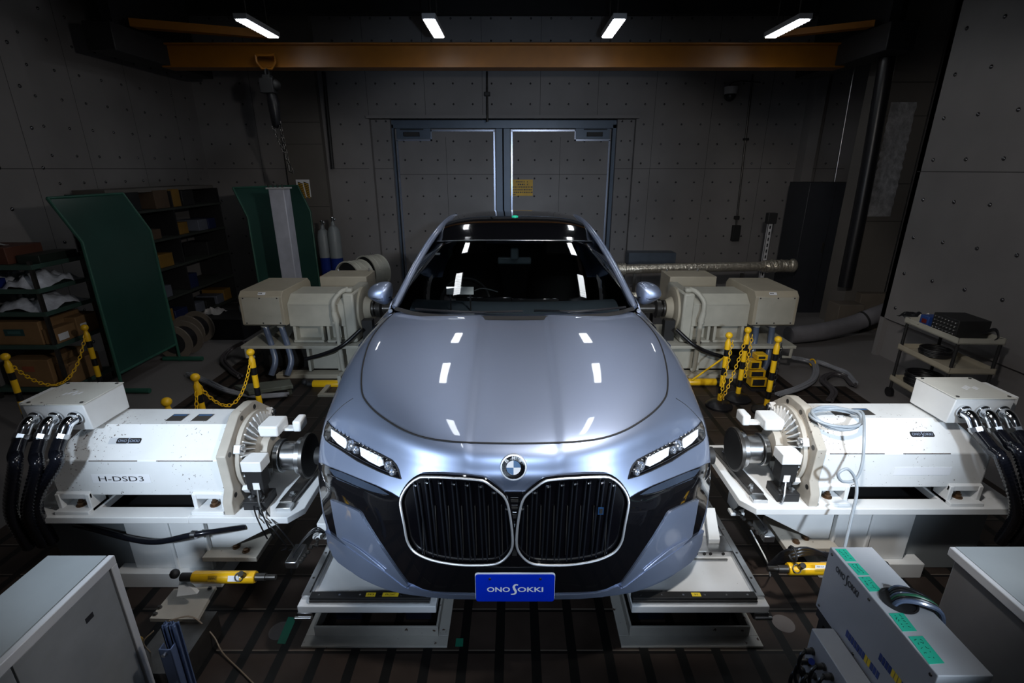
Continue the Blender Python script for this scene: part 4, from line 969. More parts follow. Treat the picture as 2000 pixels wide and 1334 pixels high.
c = (p1+p2)/2; lb = plate(aY(1602, 1107, 1.966), XP, Vector((0, .4, .9)), .05, .015, .001).build('rating_label', whitelab, rr)
text('label_text', '703 53', .035, aY(1602, 1107, 1.964), XP, Vector((0, .4, .9)), ink, lb, height=.006)
# cylinder bracket and floor bracket at the left
t = thing('cylinder_bracket', 'white angled steel bracket and floor plate below the left yellow cylinder', 'bracket', (-1.62, 1.95, 0))
a = aY(365, 1180, 1.95)
mb = MB(); mb.hexa([aY(352, 1127, 2.02), aY(385, 1160, 1.95), aY(345, 1165, 1.95)], [aY(352, 1127, 2.02)+YP*.02, aY(385, 1160, 1.95)+YP*.02, aY(345, 1165, 1.95)+YP*.02]); mb.build('web', whitec, t)
mb = MB(); Q = [aZ(292, 1208, .16), aZ(385, 1210, .16), aZ(422, 1145, .16), aZ(340, 1150, .16)]; mb.hexa([q-ZP*.02 for q in Q], Q); fp = mb.build('floor_plate', bone, t)
for q in ((312, 1187), (303, 1200), (410, 1150)): mb = MB(); c = aZ(*q, .16); mb.lathe(c, ZP, [(0, .012), (.004, .012), (.005, .007), (.012, .007)], 10); mb.build('bolt', dsteel, fp)
mb = MB(); mb.box(-1.72, -1.5, 1.62, 1.95, 0, .139); mb.build('block', dsteel, t)
# ============================================================ PLATFORMS UNDER THE FRONT WHEELS
def platform(s, ox, lab):
    x0, x1 = (-1.01+ox, -.365+ox) if s < 0 else (.545, 1.185)
    t = thing('wheel_platform', lab, 'platform', ((x0+x1)/2, 2.3, 0))
    mb = MB(); mb.box(x0, x1, 1.80, 2.95, .29, .33); pt = mb.build('top_plate', mat('platform_white', (.74, .76, .78), .4, chips=.03, var=.08, vs=3), t, bev=.004)
    ox_ = x0+.03 if s < 0 else x1-.03; w = .045
    mb = MB(); mb.box(ox_-w/2, ox_+w/2, 1.84, 2.9, .33, .352); rl = mb.build('linear_rail', steel, t, bev=.002)
    mb = MB(); mb.box(ox_+(.008 if s < 0 else -.016), ox_+(.016 if s < 0 else -.008), 1.86, 2.6, .352, .3525); mb.build('rail_slot', ink, rl, smooth=False)
    for y in (1.95, 2.12, 2.3, 2.5): mb = MB(); mb.cyl((ox_-.006*-s, y, .352), (ox_-.006*-s, y, .3535), .006, n=10); mb.build('rail_screw', dsteel, rl)
    xa, xb = (x0+.055, x1-.03) if s < 0 else (x0+.005, x1-.055)
    mb = MB(); mb.box(xa, xb, 1.815, 1.855, .33, .365); fr = mb.build('front_rail', blackm, t, bev=.002)
    mb = MB(); mb.box(xa, xb, 1.811, 1.815, .332, .352); mb.build('rail_face', steel, fr, smooth=False)
    for k in range(6): mb = MB(); x = xa+.04+k*(xb-xa-.08)/5; mb.cyl((x, 1.834, .365), (x, 1.834, .3665), .005, n=8); mb.build('rail_screw', steel, fr)
    if s < 0:
        for px_, w_, tx in ((721, .045, 'M3'), (760, .075, 'FRONT')):
            q = aZ(px_, 1171, .366); l = plate((q.x, 1.834, .366), XP, YP, w_, .022, .001).build('yellow_label', mat('label_yellow', (.85, .62, .03), .5), fr); text('label_text', tx, w_*.62, (q.x, 1.834, .3675), XP, YP, ink, l, height=.010)
    else:
        q = aZ(1360, 1162, .366); l = plate((q.x, 1.834, .366), XP, YP, .042, .022, .001).build('yellow_label', mat('label_yellow', (.85, .62, .03), .5), fr); text('label_text', 'M', .014, (q.x, 1.834, .3675), XP, YP, ink, l, height=.010)
    # lower tray frame
    y0 = 1.86; xl, xr = x0-.05, x1+.03
    if s > 0: xl, xr = .53, 1.235
    mb = MB(); mb.box(xl, xr, y0, y0+.06, 0, .012).box(xl+.05, xr-.05, y0+.055, y0+.065, .012, .075); mb.box(xl, xl+.06, y0+.06, 2.9, 0, .012).box(xr-.06, xr, y0+.06, 2.9, 0, .012)
    mb.box(xl+.05, xl+.06, y0+.06, 2.9, .012, .075).box(xr-.06, xr-.05, y0+.06, 2.9, .012, .075)
    mb.build('tray_frame', mat('chipped_grey_frame', (.46, .45, .42), .5, chips=.09, var=.1, chs=26), t, bev=.002)
    for xx in (xl+.12, xr-.24): MB().box(xx, xx+.14, y0+.16, y0+.32, 0, .1).build('inner_block', mat('oily_blue_black', (.012, .014, .025), .3), t, bev=.01)
    cx = (xl+xr)/2; mb = MB(); mb.prism([(cx-.12, 0), (cx+.12, 0), (cx+.12, .10), (cx-.08, .10), (cx-.12, .06)], 'y', y0+.28, y0+.29); mb.build('web_plate', mat('chipped_grey_frame', (.46, .45, .42)), t, smooth=False)
    mb = MB(); [mb.box(a_, a_+.08, b_, b_+.08, .012, .29) for a_ in (xl+.06, xr-.14) for b_ in (2.3, 2.75)]; mb.build('support_leg', blackm, t)
    # adjusting screw at the corner
    q = Vector((x0+.03 if s < 0 else x1-.03, 1.80, .275)); mb = MB(); mb.box(q.x-.035, q.x+.035, 1.80, 1.84, .25, .29); mb.cyl(q+Vector((-.05*-s, -.0, -.015)), q+Vector((.03*-s, 0, -.015)), .009, n=10); mb.build('adjuster', steel, t, bev=.003)
    return t
platL = platform(-1, 0, 'white wheel platform under the car corner at the left, labelled FRONT')
platR = platform(1, 0, 'white wheel platform under the car corner at the right, with clamp block')
# linkages
def linkage(s, lab, pxs):
    q = aZ(*pxs, .36)
    t = thing('sensor_linkage', lab, 'sensor linkage', (q.x, q.y, .355))
    mb = MB(); mb.box(q.x-.02, q.x+.03, q.y-.02, q.y+.1, .355, .45); mb.box(q.x-.05, q.x+.03, q.y-.03, q.y+.02, .355, .375); mb.build('clamp_block', whitec, t, bev=.004)
    mb = MB(); a = q+Vector((-.03*-s*-1, -.02, .03))
    for k in range(9):
        mb.sph(a+Vector((s*(.02+.008*k)+random.uniform(-.01, .01), -.02*k+random.uniform(-.01, .01), .0-.006*k)), .012, 8)
    mb.build('fittings', dsteel, t)
    mb = MB(); e = q+Vector((s*.12, -.12, -.06)); mb.box(e.x-.03, e.x+.03, e.y-.04, e.y+.1, e.z-.02, e.z+.02); mb.build('sensor_body', steel, t, bev=.004)
    mb = MB()
    for k in range(3): mb.tube(cr([a, a+Vector((s*.06, -.05+.02*k, .04)), e+Vector((0, .02*k, .03)), e+Vector((s*.03, 0, -.1))], 14), .004, 6)
    mb.build('sensor_wires', black, t)
    return t
linkage(-1, 'small steel sensor linkage with black wires left of the left platform', (632, 1045))
t = thing('clamp_fixture', 'aluminium clamp block bolted on the right platform beside the bumper', 'clamp fixture', (1.03, 2.2, .33))
mb = MB(); q = aZ(1375, 1082, .33); mb.box(.90, 1.14, q.y-.02, q.y+.1, .33, .365); mb.build('base_block', steel, t, bev=.003)
mb = MB(); mb.hexa([aZ(1383, 1062, .365), aZ(1405, 1062, .365), aZ(1395, 1000, .365), aZ(1376, 1000, .365)], [v+ZP*.03 for v in (aZ(1383, 1062, .365), aZ(1405, 1062, .365), aZ(1395, 1000, .365), aZ(1376, 1000, .365))]); mb.box(.945, .985, q.y+.05, q.y+.10, .365, .46); mb.build('clamp_arm', whitec, t, bev=.003)
for px_ in (1362, 1378, 1390, 1415): c = aZ(px_, 1086, .35); mb = MB(); mb.cyl((c.x, q.y-.022, .349), (c.x, q.y-.018, .349), .009, n=12); mb.build('cap_screw', blackm, t)
mb = MB(); mb.cyl((.86, q.y-.05, .34), (1.1, q.y-.05, .34), .005, n=8); mb.build('clamp_rod', steel, t)
linkage(1, 'grey junction and wires hanging right of the right platform', (1440, 1000))
t = thing('signal_cable', 'thin pale wire drooping beside the right dynamometer gusset', 'cable', aY(1468, 1060, 2.0))
mb = MB(); mb.tube(cr([aY(1466, 1036, 2.365), aY(1482, 1065, 2.25), aY(1498, 1097, 2.15), aZ(1504, 1125, .004)], 18), .004, 6); mb.build('wire', whitec, t)
t = thing('cable_bundle', 'black cable bundle lying over the right yellow cylinder', 'cable bundle', aY(1560, 1085, 2.1))
mb = MB()
for k in range(9): mb.tube(cr([aY(1500+k*2, 1105-k*2, 2.1), aY(1535, 1096-k*2.5, 2.05), aY(1575, 1080-k*1.6+(k % 3)*3, 2.05), aY(1625+k, 1083+k*1.5, 2.1), aY(1650, 1100, 2.2)], 18), .008, 8)
mb.build('cables', black, t)
mb = MB(); q = aY(1548, 1082, 2.02); mb.torus(q, XP, .035, .006, 16, 6); mb.build('cable_tie', blackm, t)
for k, (x, n_) in enumerate(((494, -1), (508, -1))):
    mb = MB(); mb.tube(cr([aY(x, 975, 2.3), aY(x+4, 1000, 2.2), aY(x+14, 1025, 2.15), aY(x+28, 1052, 2.2)], 14), .004, 6).tube(cr([aY(x+3, 975, 2.3), aY(x+16, 1005, 2.2), aY(x+45, 1040, 2.15), aY(x+66, 1068, 2.2), aY(x+56, 1075, 2.3)], 14), .0035, 6)
    tag(mb.build('signal_cable', black), 'thin black sensor cables over the left bed plate edge, %s pair' % ('left', 'right')[k], 'cable')

# ============================================================ REAR DYNAMOMETERS
def rear_dyno(s, ox, oy, lab):
    X = lambda x: s*x+(ox if s > 0 else 0)
    t = thing('rear_dynamometer', lab, 'dynamometer', (X(2.2), 5.7, 0))
    def B(mb, xa, xb, ya, yb, za, zb): return mb.box(X(xa), X(xb), ya, yb, za, zb)
    mb = MB(); mb.prism([(5.33, .60), (5.30, .62), (5.30, .935), (5.36, .99), (6.05, .99), (6.12, .93), (6.12, .60)], 'x', X(2.53), X(3.0)); tb = mb.build('connection_box', cream, t, bev=.006)
    mb = MB(); B(mb, 2.56, 2.97, 5.297, 5.30, .625, .93); mb.build('front_cover', creamL, tb, bev=.001)
    for x, z in ((2.58, .64), (2.58, .92), (2.77, .64), (2.77, .92), (2.95, .64), (2.95, .92)): mb = MB(); bolt(mb, Vector((X(x), 5.297, z)), -YP, .006, .004); mb.build('cover_screw', dsteel, tb)
    q = (X(2.75), 5.326, .965) if s < 0 else (X(2.72), 5.326, .965)
    pl_ = plate(q, XP, Vector((0, .6, .55)), .08, .035, .002).build('rating_plate', whitelab, tb)
    for k in range(3): plate(Vector(q)+Vector((-.028+k*.014, -.001, .002)), XP, Vector((0, .6, .55)), .008, .010, .002).build('dot', ink, pl_)
    mb = MB(); mb.prism([(5.40, .57), (5.40, .823), (5.52, .92), (5.88, .92), (6.0, .823), (6.0, .57)], 'x', X(1.9), X(2.53)); hs = mb.build('motor_housing', creamL, t, bev=.006)
    mb = MB(); B(mb, 1.9, 2.5, 5.392, 5.40, .818, .83); mb.build('housing_lip', creamL, hs, bev=.001)
    for xa, xb in ((1.9, 2.12), (2.16, 2.5)):
        mb = MB()
        B(mb, xa, xa+.03, 5.40, 5.5, .40, .57); B(mb, xb-.03, xb, 5.40, 5.5, .40, .57); B(mb, xa, xb, 5.38, 5.5, .385, .41); B(mb, xa, xb, 5.5, 5.52, .40, .57); mb.build('foot', creamL, t, bev=.003)
    mb = MB(); B(mb, 1.78, 1.9, 5.38, 6.02, .385, .95); B(mb, 1.80, 1.88, 5.42, 5.52, .95, 1.0); mb.build('end_plate', creamL, t, bev=.02)
    mb = MB(); mb.lathe((X(1.79), 5.7, .70), (-s, 0, 0), [(0, .25), (.035, .25), (.04, .235), (.05, .20), (.05, .14), (.12, .10), (.121, .02)], 40); mb.build('end_ring', cream, t, ang=30)
    mb = MB(); mb.lathe((X(1.69), 5.7, .70), (-s, 0, 0), [(0, .06), (.03, .06), (.03, .10), (.05, .10), (.05, .055), (.08, .055), (.08, .11), (.13, .115), (.14, .09), (.15, .03)], 32); mb.build('coupling', dsteel, t, ang=30)
    mb = MB(); B(mb, 1.62, 1.74, 5.46, 5.56, .377, .62); mb.build('load_cell', blackm, t, bev=.004)
    mb = MB(); mb.cyl((X(1.60), 5.7, .70), (X(1.28), 5.7, .70), .055, n=20); mb.build('drive_shaft', dsteel, t)
    # cooling pipe
    pts = [(X(1.86), 5.47, .985), (X(1.92), 5.40, .96), (X(1.985), 5.34, .87), (X(1.99), 5.33, .75)]
    mb = MB(); mb.tube(cr(pts, 16), .026, 14); mb.build('pipe_elbow', creamL, t)
    mb = MB(); mb.tube([(X(1.99), 5.33, .76), (X(1.99), 5.33, .74), (X(1.975), 5.33, .66), (X(1.97), 5.32, .62), (X(1.96), 5.31, .14)], [.03, .032, .036, .026, .026], 16); mb.tube([(X(1.98), 5.33, .655), (X(1.978), 5.33, .635)], .04, 6); mb.tube(cr([(X(1.96), 5.31, .14), (X(1.955), 5.31, .09), (X(1.93), 5.32, .07)], 8), .026, 14); mb.build('cooling_pipe', creamL, t)
    mb = MB(); B(mb, 1.92, 2.0, 5.30, 5.39, .40, .42); mb.build('pipe_clamp', dsteel, t)
    # bed and pedestal
    mb = MB(); B(mb, 1.5, 3.06, 5.28, 6.12, .345, .378); mb.build('bed_plate', creamL, t, bev=.003)
    mb = MB(); B(mb, 1.55, 2.35, 5.42, 6.0, .05, .345); B(mb, 2.0, 2.03, 5.36, 5.42, .05, .345); B(mb, 2.33, 2.36, 5.34, 5.44, .05, .345); B(mb, 1.64, 1.67, 5.36, 5.42, .05, .345)
    mb.build('pedestal', creamL, t, bev=.003)
    mb = MB(); B(mb, 2.40, 3.0, 5.6, 6.0, 0, .345); mb.build('rear_pedestal', dsteel, t)
    mb = MB(); mb.tube([(X(3.02), 5.30, .36), (X(3.02), 5.30, .24), (X(2.97), 5.36, .22)], .018, 8); mb.build('side_bracket', creamL, t)
    mb = MB(); B(mb, 1.3, 2.7, 5.24, 5.33, 0, .05); B(mb, 1.3, 2.7, 5.36, 5.42, 0, .035); mb.build('base_rail', cream, t, bev=.004)
    mb = MB(); B(mb, 1.84, 2.42, 6.14, 6.55, .38, .985); rb = mb.build('rear_box', cream, t, bev=.008)
    mb = MB(); B(mb, 1.9, 2.4, 6.14, 6.5, 0, .38); mb.build('rear_box_stand', dsteel, t)
    for x in (1.9, 2.3): mb = MB(); mb.torus((X(x), 6.5, 1.0), XP, .018, .005, 16, 6); mb.build('lifting_eye', steel, rb)
    # two supply hoses under the box
    for k, x in enumerate((2.64, 2.82)):
        if s < 0: pts = [(X(x), 5.42, .62), (X(x)+.02, 5.40, .52), (X(x)+.09, 5.32, .36), (X(x)+.13, 5.26, .2), (X(x)+.09, 5.2, .06)]
        else: pts = [(X(x), 5.42, .62), (X(x), 5.40, .45), (X(x)-.02, 5.36, .3), (X(x)-.05, 5.3, .18), (X(x)-.12, 5.25, .05)]
        mb = MB(); mb.tube(cr(pts, 30), .033, 16); h = mb.build('supply_hose', hydr, t)
        mb = MB(); mb.cyl((X(x), 5.42, .565), (X(x), 5.42, .60), .045, n=20); mb.build('hose_gland', creamL, t)
    mb = MB(); mb.tube(cr([(X(1.72), 5.35, .55), (X(1.9), 5.26, .40), (X(2.1), 5.27, .30), (X(2.36), 5.28, .22)], 20), .022, 10); mb.build('black_hose', black, t)
    return t
rdL = rear_dyno(-1, 0, 0, 'cream rear-left dynamometer beside the car with two blue-black hoses under its box')
rdR = rear_dyno(1, .09, 0, 'cream rear-right dynamometer beside the car, behind the three yellow posts')
ram(aY(612, 750, 5.05), aY(690, 750, 5.05), .045, 'yellow hydraulic cylinder on the floor at the rear-left dynamometer', False)
ram(aY(1398, 746, 5.05), aY(1330, 746, 5.05), .04, 'yellow hydraulic cylinder on the floor at the rear-right dynamometer', False)
t = thing('floor_bracket', 'low cream bracket frame under the rear-left yellow cylinder', 'bracket', (-1.85, 4.9, 0))
mb = MB(); mb.box(-2.05, -1.5, 4.75, 4.80, 0, .03).box(-2.05, -2.0, 4.80, 5.1, 0, .03).box(-2.05, -1.5, 5.05, 5.1, 0, .03); mb.build('frame', cream, t, bev=.004)
mb = MB(); mb.box(-1.9, -1.86, 4.95, 5.09, .03, .15); mb.build('upright', creamL, t, bev=.004)
t = thing('hose_stand', 'low grey-green steel stand the two left hoses rest on', 'stand', (-2.55, 5.0, 0))
mb = MB(); Q = [aZ(485, 765, .12), aZ(572, 752, .12), aZ(566, 740, .12), aZ(458, 752, .12)]; mb.hexa([q-ZP*.04 for q in Q], Q); mb.build('tray', mat('grey_green_steel', (.10, .11, .09), .5), t, bev=.004)
for q in ((480, 762), (563, 754)): c = aZ(*q, .1); mb = MB(); mb.box(c.x-.015, c.x+.015, c.y, c.y+.03, 0, .08); mb.build('leg', mat('grey_green_steel', (.10, .11, .09)), t)
def bundle(pts, n, r, lab, m_=ghose, sp=1.8):
    mb = MB()
    for k in range(n):
        a = 2*PI*k/n; o_ = Vector((math.cos(a)*r*sp*.9, math.sin(a)*r*sp*.9, (r*.6)*math.sin(a*2+1)))
        mb.tube([p+o_*(1+.2*math.sin(i*.4+k)) for i, p in enumerate(cr(pts, 30))], r, 8)
    return tag(mb.build('hose_bundle', m_), lab, 'hose bundle')
bundle([aZ(560, 770, .05), aZ(500, 772, .05), aZ(440, 762, .06), aZ(405, 745, .06), aZ(370, 730, .05)], 6, .014, 'grey hose bundle curving over the floor behind the left posts')
bundle([aZ(480, 668, .22), aZ(455, 680, .1), aZ(436, 702, .05), aZ(450, 722, .04), aZ(470, 735, .04)], 4, .014, 'grey hose loop on the floor beside the rear-left dynamometer', mat('dark_hose', (.06, .055, .06), .4))
bundle([aZ(1545, 698, .12), aZ(1570, 703, .08), aZ(1592, 712, .08), aZ(1590, 738, .05), aZ(1560, 757, .05), aZ(1520, 770, .05)], 6, .014, 'grey hose bundle tied with yellow near the right posts')
bundle([aZ(1592, 705, .08), aZ(1620, 715, .05), aZ(1650, 728, .05), aZ(1670, 748, .05)], 5, .014, 'grey hose bundle running off over the right gray floor')
bundle([aZ(1622, 782, .04), aZ(1628, 765, .05), aZ(1608, 742, .06), aZ(1625, 730, .06), aZ(1650, 735, .05), aZ(1668, 752, .04)], 5, .014, 'hooked grey hose bundle behind the right front flange', mat('dark_hose', (.06, .055, .06)))
mb = MB(); c = aZ(1587, 708, .09); mb.torus(c, (1, .3, 0), .04, .008, 16, 6); tag(mb.build('cable_tie', yellow), 'yellow tie around the hose bundle near the right posts', 'tie')
# yellow rod and readout cases
mb = MB(); mb.cyl(aY(1416, 697, 4.9), aY(1352, 742, 5.0), .010, n=10); tag(mb.build('yellow_rod', yellow), 'thin yellow rod slanting behind the right posts', 'rod')
t = thing('case_rack', 'dark low rack carrying the yellow readout cases', 'rack', (2.5, 5.02, 0))
mb = MB(); c0 = aY(1482, 757, 4.95); mb.box(c0.x-.1, c0.x+.12, 4.9, 5.1, 0, max(.02, c0.z)); mb.build('base', blackm, t)
for k, (x0, x1, y0, y1) in enumerate(((1478, 1501, 694, 704), (1464, 1489, 706, 722), (1464, 1497, 724, 738), (1466, 1500, 739, 756))):
    a, b = aY(x0, y1, 4.93), aY(x1, y0, 4.93); lab = ('tilted top', 'second from top', 'third from top', 'bottom')[k]
    t = thing('readout_case', 'yellow readout case with dark window, %s of the pile behind the posts' % lab, 'instrument', (a.x, 4.93, a.z))
    mb = MB(); mb.box(a.x, b.x, 4.93, 5.05, a.z, b.z); mb.build('case', yelp, t, bev=.006)
    mb = MB(); mb.box(a.x+.015, b.x-.03, 4.924, 4.931, a.z+.018, b.z-.015); mb.build('window', blackm, t, bev=.002)
# ============================================================ BARRIER POSTS AND CHAINS
def post(x, y, lab, h=.77, grp=None):
    t = thing('barrier_post', lab, 'barrier post', (x, y, 0))
    MB().lathe((x, y, 0), ZP, [(0, .13), (.02, .13), (.05, .10), (.07, .045), (.075, .02)], 28).build('base', black, t)
    mb = MB(); zc = h-.15; i = 0
    while zc > .061:
        sg = min(.078 if i % 2 == 0 else .12, zc-.06); mb.mi = i % 2; mb.lathe((x, y, zc-sg), ZP, [(0, .024), (sg, .024)], 20); zc -= sg; i += 1
    mb.build('pole', [black, yellow], t, ang=60)
    MB().lathe((x, y, h-.16), ZP, [(0, .026), (.07, .027), (.09, .018), (.11, .015), (.125, .016)], 20).build('chain_collar', yellow, t)
    MB().sph((x, y, h-.02), .034, 18, (1, 1, .95)).build('ball', yellow, t)
    return Vector((x, y, h-.06))
def pz(px, py, z=.75):
    q = aZ(px, py, z); return q.x, q.y
PR1 = post(*pz(1424, 655), 'yellow and black post nearest the car, right side'); PR2 = post(*pz(1461, 645), 'yellow and black post in the middle of the three at the right'); PR3 = post(*pz(1520, 663), 'yellow and black post furthest right beside the hose bundle')
PL1 = post(*pz(489, 688), 'yellow and black post at the left flange of the front-left dynamometer'); PL2 = post(*pz(381, 737), 'yellow post with hanging chains behind the front-left dynamometer'); PL3 = post(*pz(325, 785), 'yellow post of which only the ball shows over the left motor')
PL4 = post(*pz(165, 640), 'yellow and black post in front of the cardboard boxes'); PL5 = post(*pz(10, 697), 'yellow and black post at the left picture edge')
def chain(a, b, sag, lab, m_=yellow):
    a, b = Vector(a), Vector(b); P = [a.lerp(b, i/24)-ZP*sag*4*(i/24)*(1-i/24) for i in range(25)]
    mb = MB(); mb.chain(P, .045, .004, .013); tag(mb.build('barrier_chain', m_), lab, 'chain')
chain(PL5, PL4, .38, 'yellow plastic chain sagging between the two leftmost posts')
chain(PL2, PL3, .30, 'yellow chain between the post with chains and the hidden post'); chain(PL1, PL2, .32, 'yellow chain hanging from the post at the left flange')
chain(PR1+Vector((.03, -.03, 0)), PR1+Vector((-.02, -.05, -.62)), .0, 'yellow chain hanging down the right post nearest the car'); chain(PR2, PR1+Vector((.02, 0, -.65)), .06, 'yellow chain from the middle right post down to the floor')
chain(PR2+Vector((.04, -.02, 0)), PR2+Vector((.03, -.03, -.45)), 0, 'short yellow chain hanging on the middle right post'); chain(PR3+Vector((.04, 0, 0)), PR3+Vector((.03, -.02, -.5)), 0, 'dark chain hanging on the furthest right post', blackm)
# ============================================================ SCREENS
def screen(P1, P2, lean, lab, zb=.22, zk=1.585, zt=1.99):
    P1, P2 = Vector((*P1, 0)), Vector((*P2, 0)); u = (P2-P1).normalized(); n = Vector(lean)
    t = thing('welding_screen', lab, 'screen', (P1+P2)/2)
    rows = [[P1.lerp(P2, k/10)+ZP*z+n*o for k in range(11)] for z, o in ((zb, 0), (.8, .01), (zk, 0), (zt, 1))]
    mb = MB(); mb.slab(rows, .006, n.normalized()); mb.build('sheet', screenm, t)
    mb = MB()
    for p in (P1, P2): mb.tube([p, p+ZP*zk, p+ZP*zt+n], .016, 8)
    mb.tube([P1+ZP*zt+n, P2+ZP*zt+n], .014, 8).tube([P1+ZP*zb, P2+ZP*zb], .014, 8); mb.build('frame', green, t)
    for p in (P1, P2): mb = MB(); a = p-n.normalized()*.28+ZP*.03; b = p+n.normalized()*.2+ZP*.03; mb.tube([a, b], .028, 8); mb.build('foot', green, t)
    return t
screen((-4.14, 4.85), (-4.14, 5.8), (-.21, 0, 0), 'nearer green welding screen with bent top on green feet, beside the shelf rack')
screen((-3.86, 7.45), (-3.36, 8.5), (-.18, .07, 0), 'further green welding screen behind the square white post')
# square post
t = thing('square_post', 'pale square post with bolted cap between the green screens', 'post', (-3.1, 6.8, 0))
MB().box(-3.2, -3.0, 6.8, 7.0, .3, 2.0).build('column', mat('pale_post_paint', (.42, .44, .52), .5), t, bev=.01)
MB().box(-3.22, -2.98, 6.78, 7.02, 2.0, 2.02).build('cap', lgray, t)
for k in range(4): MB().cyl((-3.19+k*.06, 6.8, 2.02), (-3.19+k*.06, 6.8, 2.06), .012, n=8).build('bolt', blackm, t)
MB().box(-3.3, -2.9, 6.7, 7.1, 0, .3).build('base', blackm, t)
# gas cylinders
for k, (px_, yy, top) in enumerate(((634, 8.75, 1.34), (655, 8.7, 1.40))):
    x = aY(px_, 480, yy).x; t = thing('gas_cylinder', ('left grey gas cylinder with blue lower half', 'right taller grey gas cylinder with gauge')[k], 'gas cylinder', (x, yy, .052))
    MB().lathe((x, yy, .052), ZP, [(0, .1), (.03, .105), (.74, .105), (.741, .1055)], 24).build('lower_body', blue, t)
    MB().lathe((x, yy, .79), ZP, [(0, .105), (top-.79-.2, .105), (top-.79-.1, .08), (top-.79-.06, .035), (top-.79, .03)], 24).build('upper_body', grayp, t)
    mb = MB(); mb.cyl((x, yy, top), (x, yy, top+.06), .018, n=10); mb.torus((x, yy, top+.07), ZP, .035, .008, 14, 6); mb.cyl((x, yy-.02, top+.03), (x+.06, yy-.08, top+.03), .012, n=8); mb.sph((x+.07, yy-.1, top+.05), .025, 10); mb.build('valve', chrome, t)
mb = MB(); x = aY(655, 500, 8.5).x; t = thing('gas_trolley', 'red trolley frame holding the two gas cylinders', 'trolley', (x, 8.7, 0))
MB().box(x-.35, x+.15, 8.54, 8.58, .45, .5).build('strap', mat('red_paint', (.25, .02, .01), .5), t); MB().box(x-.35, x+.15, 8.5, 8.9, .0, .05).build('platform', mat('red_paint', (.25, .02, .01)), t)
# ring fans behind the rear-left dynamometer
def ringfan(c, d, r, L, lab):
    c = Vector(c); d = Vector(d).normalized(); t = thing('drum_fan', lab, 'fan', (c.x, c.y, 0))
    mb = MB(); mb.lathe(c, d, [(0, r-.008), (0, r+.012), (.012, r+.012), (.02, r), (L*.3, r), (L*.32, r+.008), (L*.36, r), (L*.6, r), (L*.62, r+.008), (L*.66, r), (L-.02, r), (L-.012, r+.012), (L, r+.012), (L, r-.008), (.0, r-.008)], 40, False); mb.build('casing', creamL, t, ang=30)
    mb = MB(); mb.cyl(c+d*L*.10, c+d*(L*.1+.02), r-.012, n=32); mb.build('guard', blackm, t)
    mb = MB(); [mb.tube([c+d*L*.5+Vector((q*r, -.05, -.1)), (c.x+q*(r+.05), c.y+.05, .0)], .016, 8) for q in (-1, 1)]; mb.cyl((c.x-r, c.y+.05, c.z-r-.03), (c.x+r, c.y+.05, c.z-r-.03), .016, n=8); mb.build('stand', creamL, t)
    return t
ringfan(aY(678, 545, 7.3), (.45, .8, -.05), .25, .3, 'nearer cream ring-shaped fan drum behind the rear-left dynamometer')
ringfan(aY(712, 534, 7.9), (.55, .8, -.05), .27, .3, 'further cream ring-shaped fan drum left of the car door mirror')
# ============================================================ LEFT SHELF RACK
RX0, RX1, RY0, RY1 = -5.34, -4.58, 4.72, 5.34
t = thing('shelf_rack', 'green angle-steel shelf rack with bags and cartons by the left wall', 'shelf rack', (-4.95, 5.0, 0))
for x in (RX0, RX1-.03):
    for y in (RY0, RY1-.03): MB().box(x, x+.03, y, y+.03, 0, 1.42).build('post', dsteel, t)
LV = (1.386, 1.155, .926, .586, .12)
for z in LV: mb = MB(); mb.box(RX0, RX1, RY0, RY1, z-.03, z-.01); mb.box(RX0, RX1, RY0-.005, RY0, z-.045, z).box(RX1, RX1+.005, RY0, RY1, z-.045, z); mb.build('shelf', mat('shelf_green', (.045, .09, .075), .5), t, bev=.002)
def boxy(nm, lab, cat, x0, x1, y0, y1, z0, z1, m_, extra=None, bev=.006, grp=None):
    t = thing(nm, lab, cat, ((x0+x1)/2, (y0+y1)/2, z0), grp); MB().box(x0, x1, y0, y1, z0, z1).build('body', m_, t, bev=bev)
    if extra: extra(t)
    return t
def lump(nm, lab, cat, x0, x1, y0, y1, z, h, m_, sd=1, n=16):
    rnd = random.Random(sd); cx, cy = (x0+x1)/2, (y0+y1)/2; mb = MB(); rows = []; ph = [rnd.uniform(0, 6) for _ in range(8)]
    for i in range(n+1):
        r_ = []
        for j in range(n+1):
            u, v = i/n*2-1, j/n*2-1; e = max(0, 1-(abs(u)**2.6+abs(v)**2.6)/1.15); q = .6+.25*math.sin(u*3.3+ph[0])*math.cos(v*4.1+ph[1])+.15*math.sin(u*9+ph[2]+v*5)+.09*math.sin(v*15+ph[3]+u*7)
            r_.append(Vector((cx+(x1-x0)/2*u, cy+(y1-y0)/2*v, z+.003+h*q*e**.6)))
        rows.append(r_)
    mb.slab(rows, -.002, ZP); 
    for v in mb.b.verts: v.co.z = max(v.co.z, z)
    return tag(mb.build(nm, m_, ang=80), lab, cat)
def lab_on(pos, r, u, w, h, m_=whitelab, nm='label'):
    def f(t): plate(pos, r, u, w, h, .001).build(nm, m_, t)
    return f
Z = lambda i: LV[i]-.009
boxy('wooden_crate', 'dark brown wooden crate on top of the shelf rack', 'crate', -5.3, -4.86, 4.8, 5.2, Z(0), Z(0)+.16, mat('brown_wood', (.10, .035, .02), .6))
lump('paper_bag', 'white crumpled paper on the brown crate', 'paper', -5.2, -5.0, 4.81, 5.0, Z(0)+.161, .05, mat('white_paper', (.4, .4, .4), .7), 3)
boxy('green_case', 'dark flat case at the far end of the rack top', 'case', -4.82, -4.6, 4.85, 5.3, Z(0), Z(0)+.08, mat('dark_case', (.02, .03, .025), .5))
lump('plastic_bag', 'long clear plastic bag with folded cloth on the second shelf', 'bag', -5.0, -4.6, 4.74, 5.3, Z(1), .17, bag, 5)
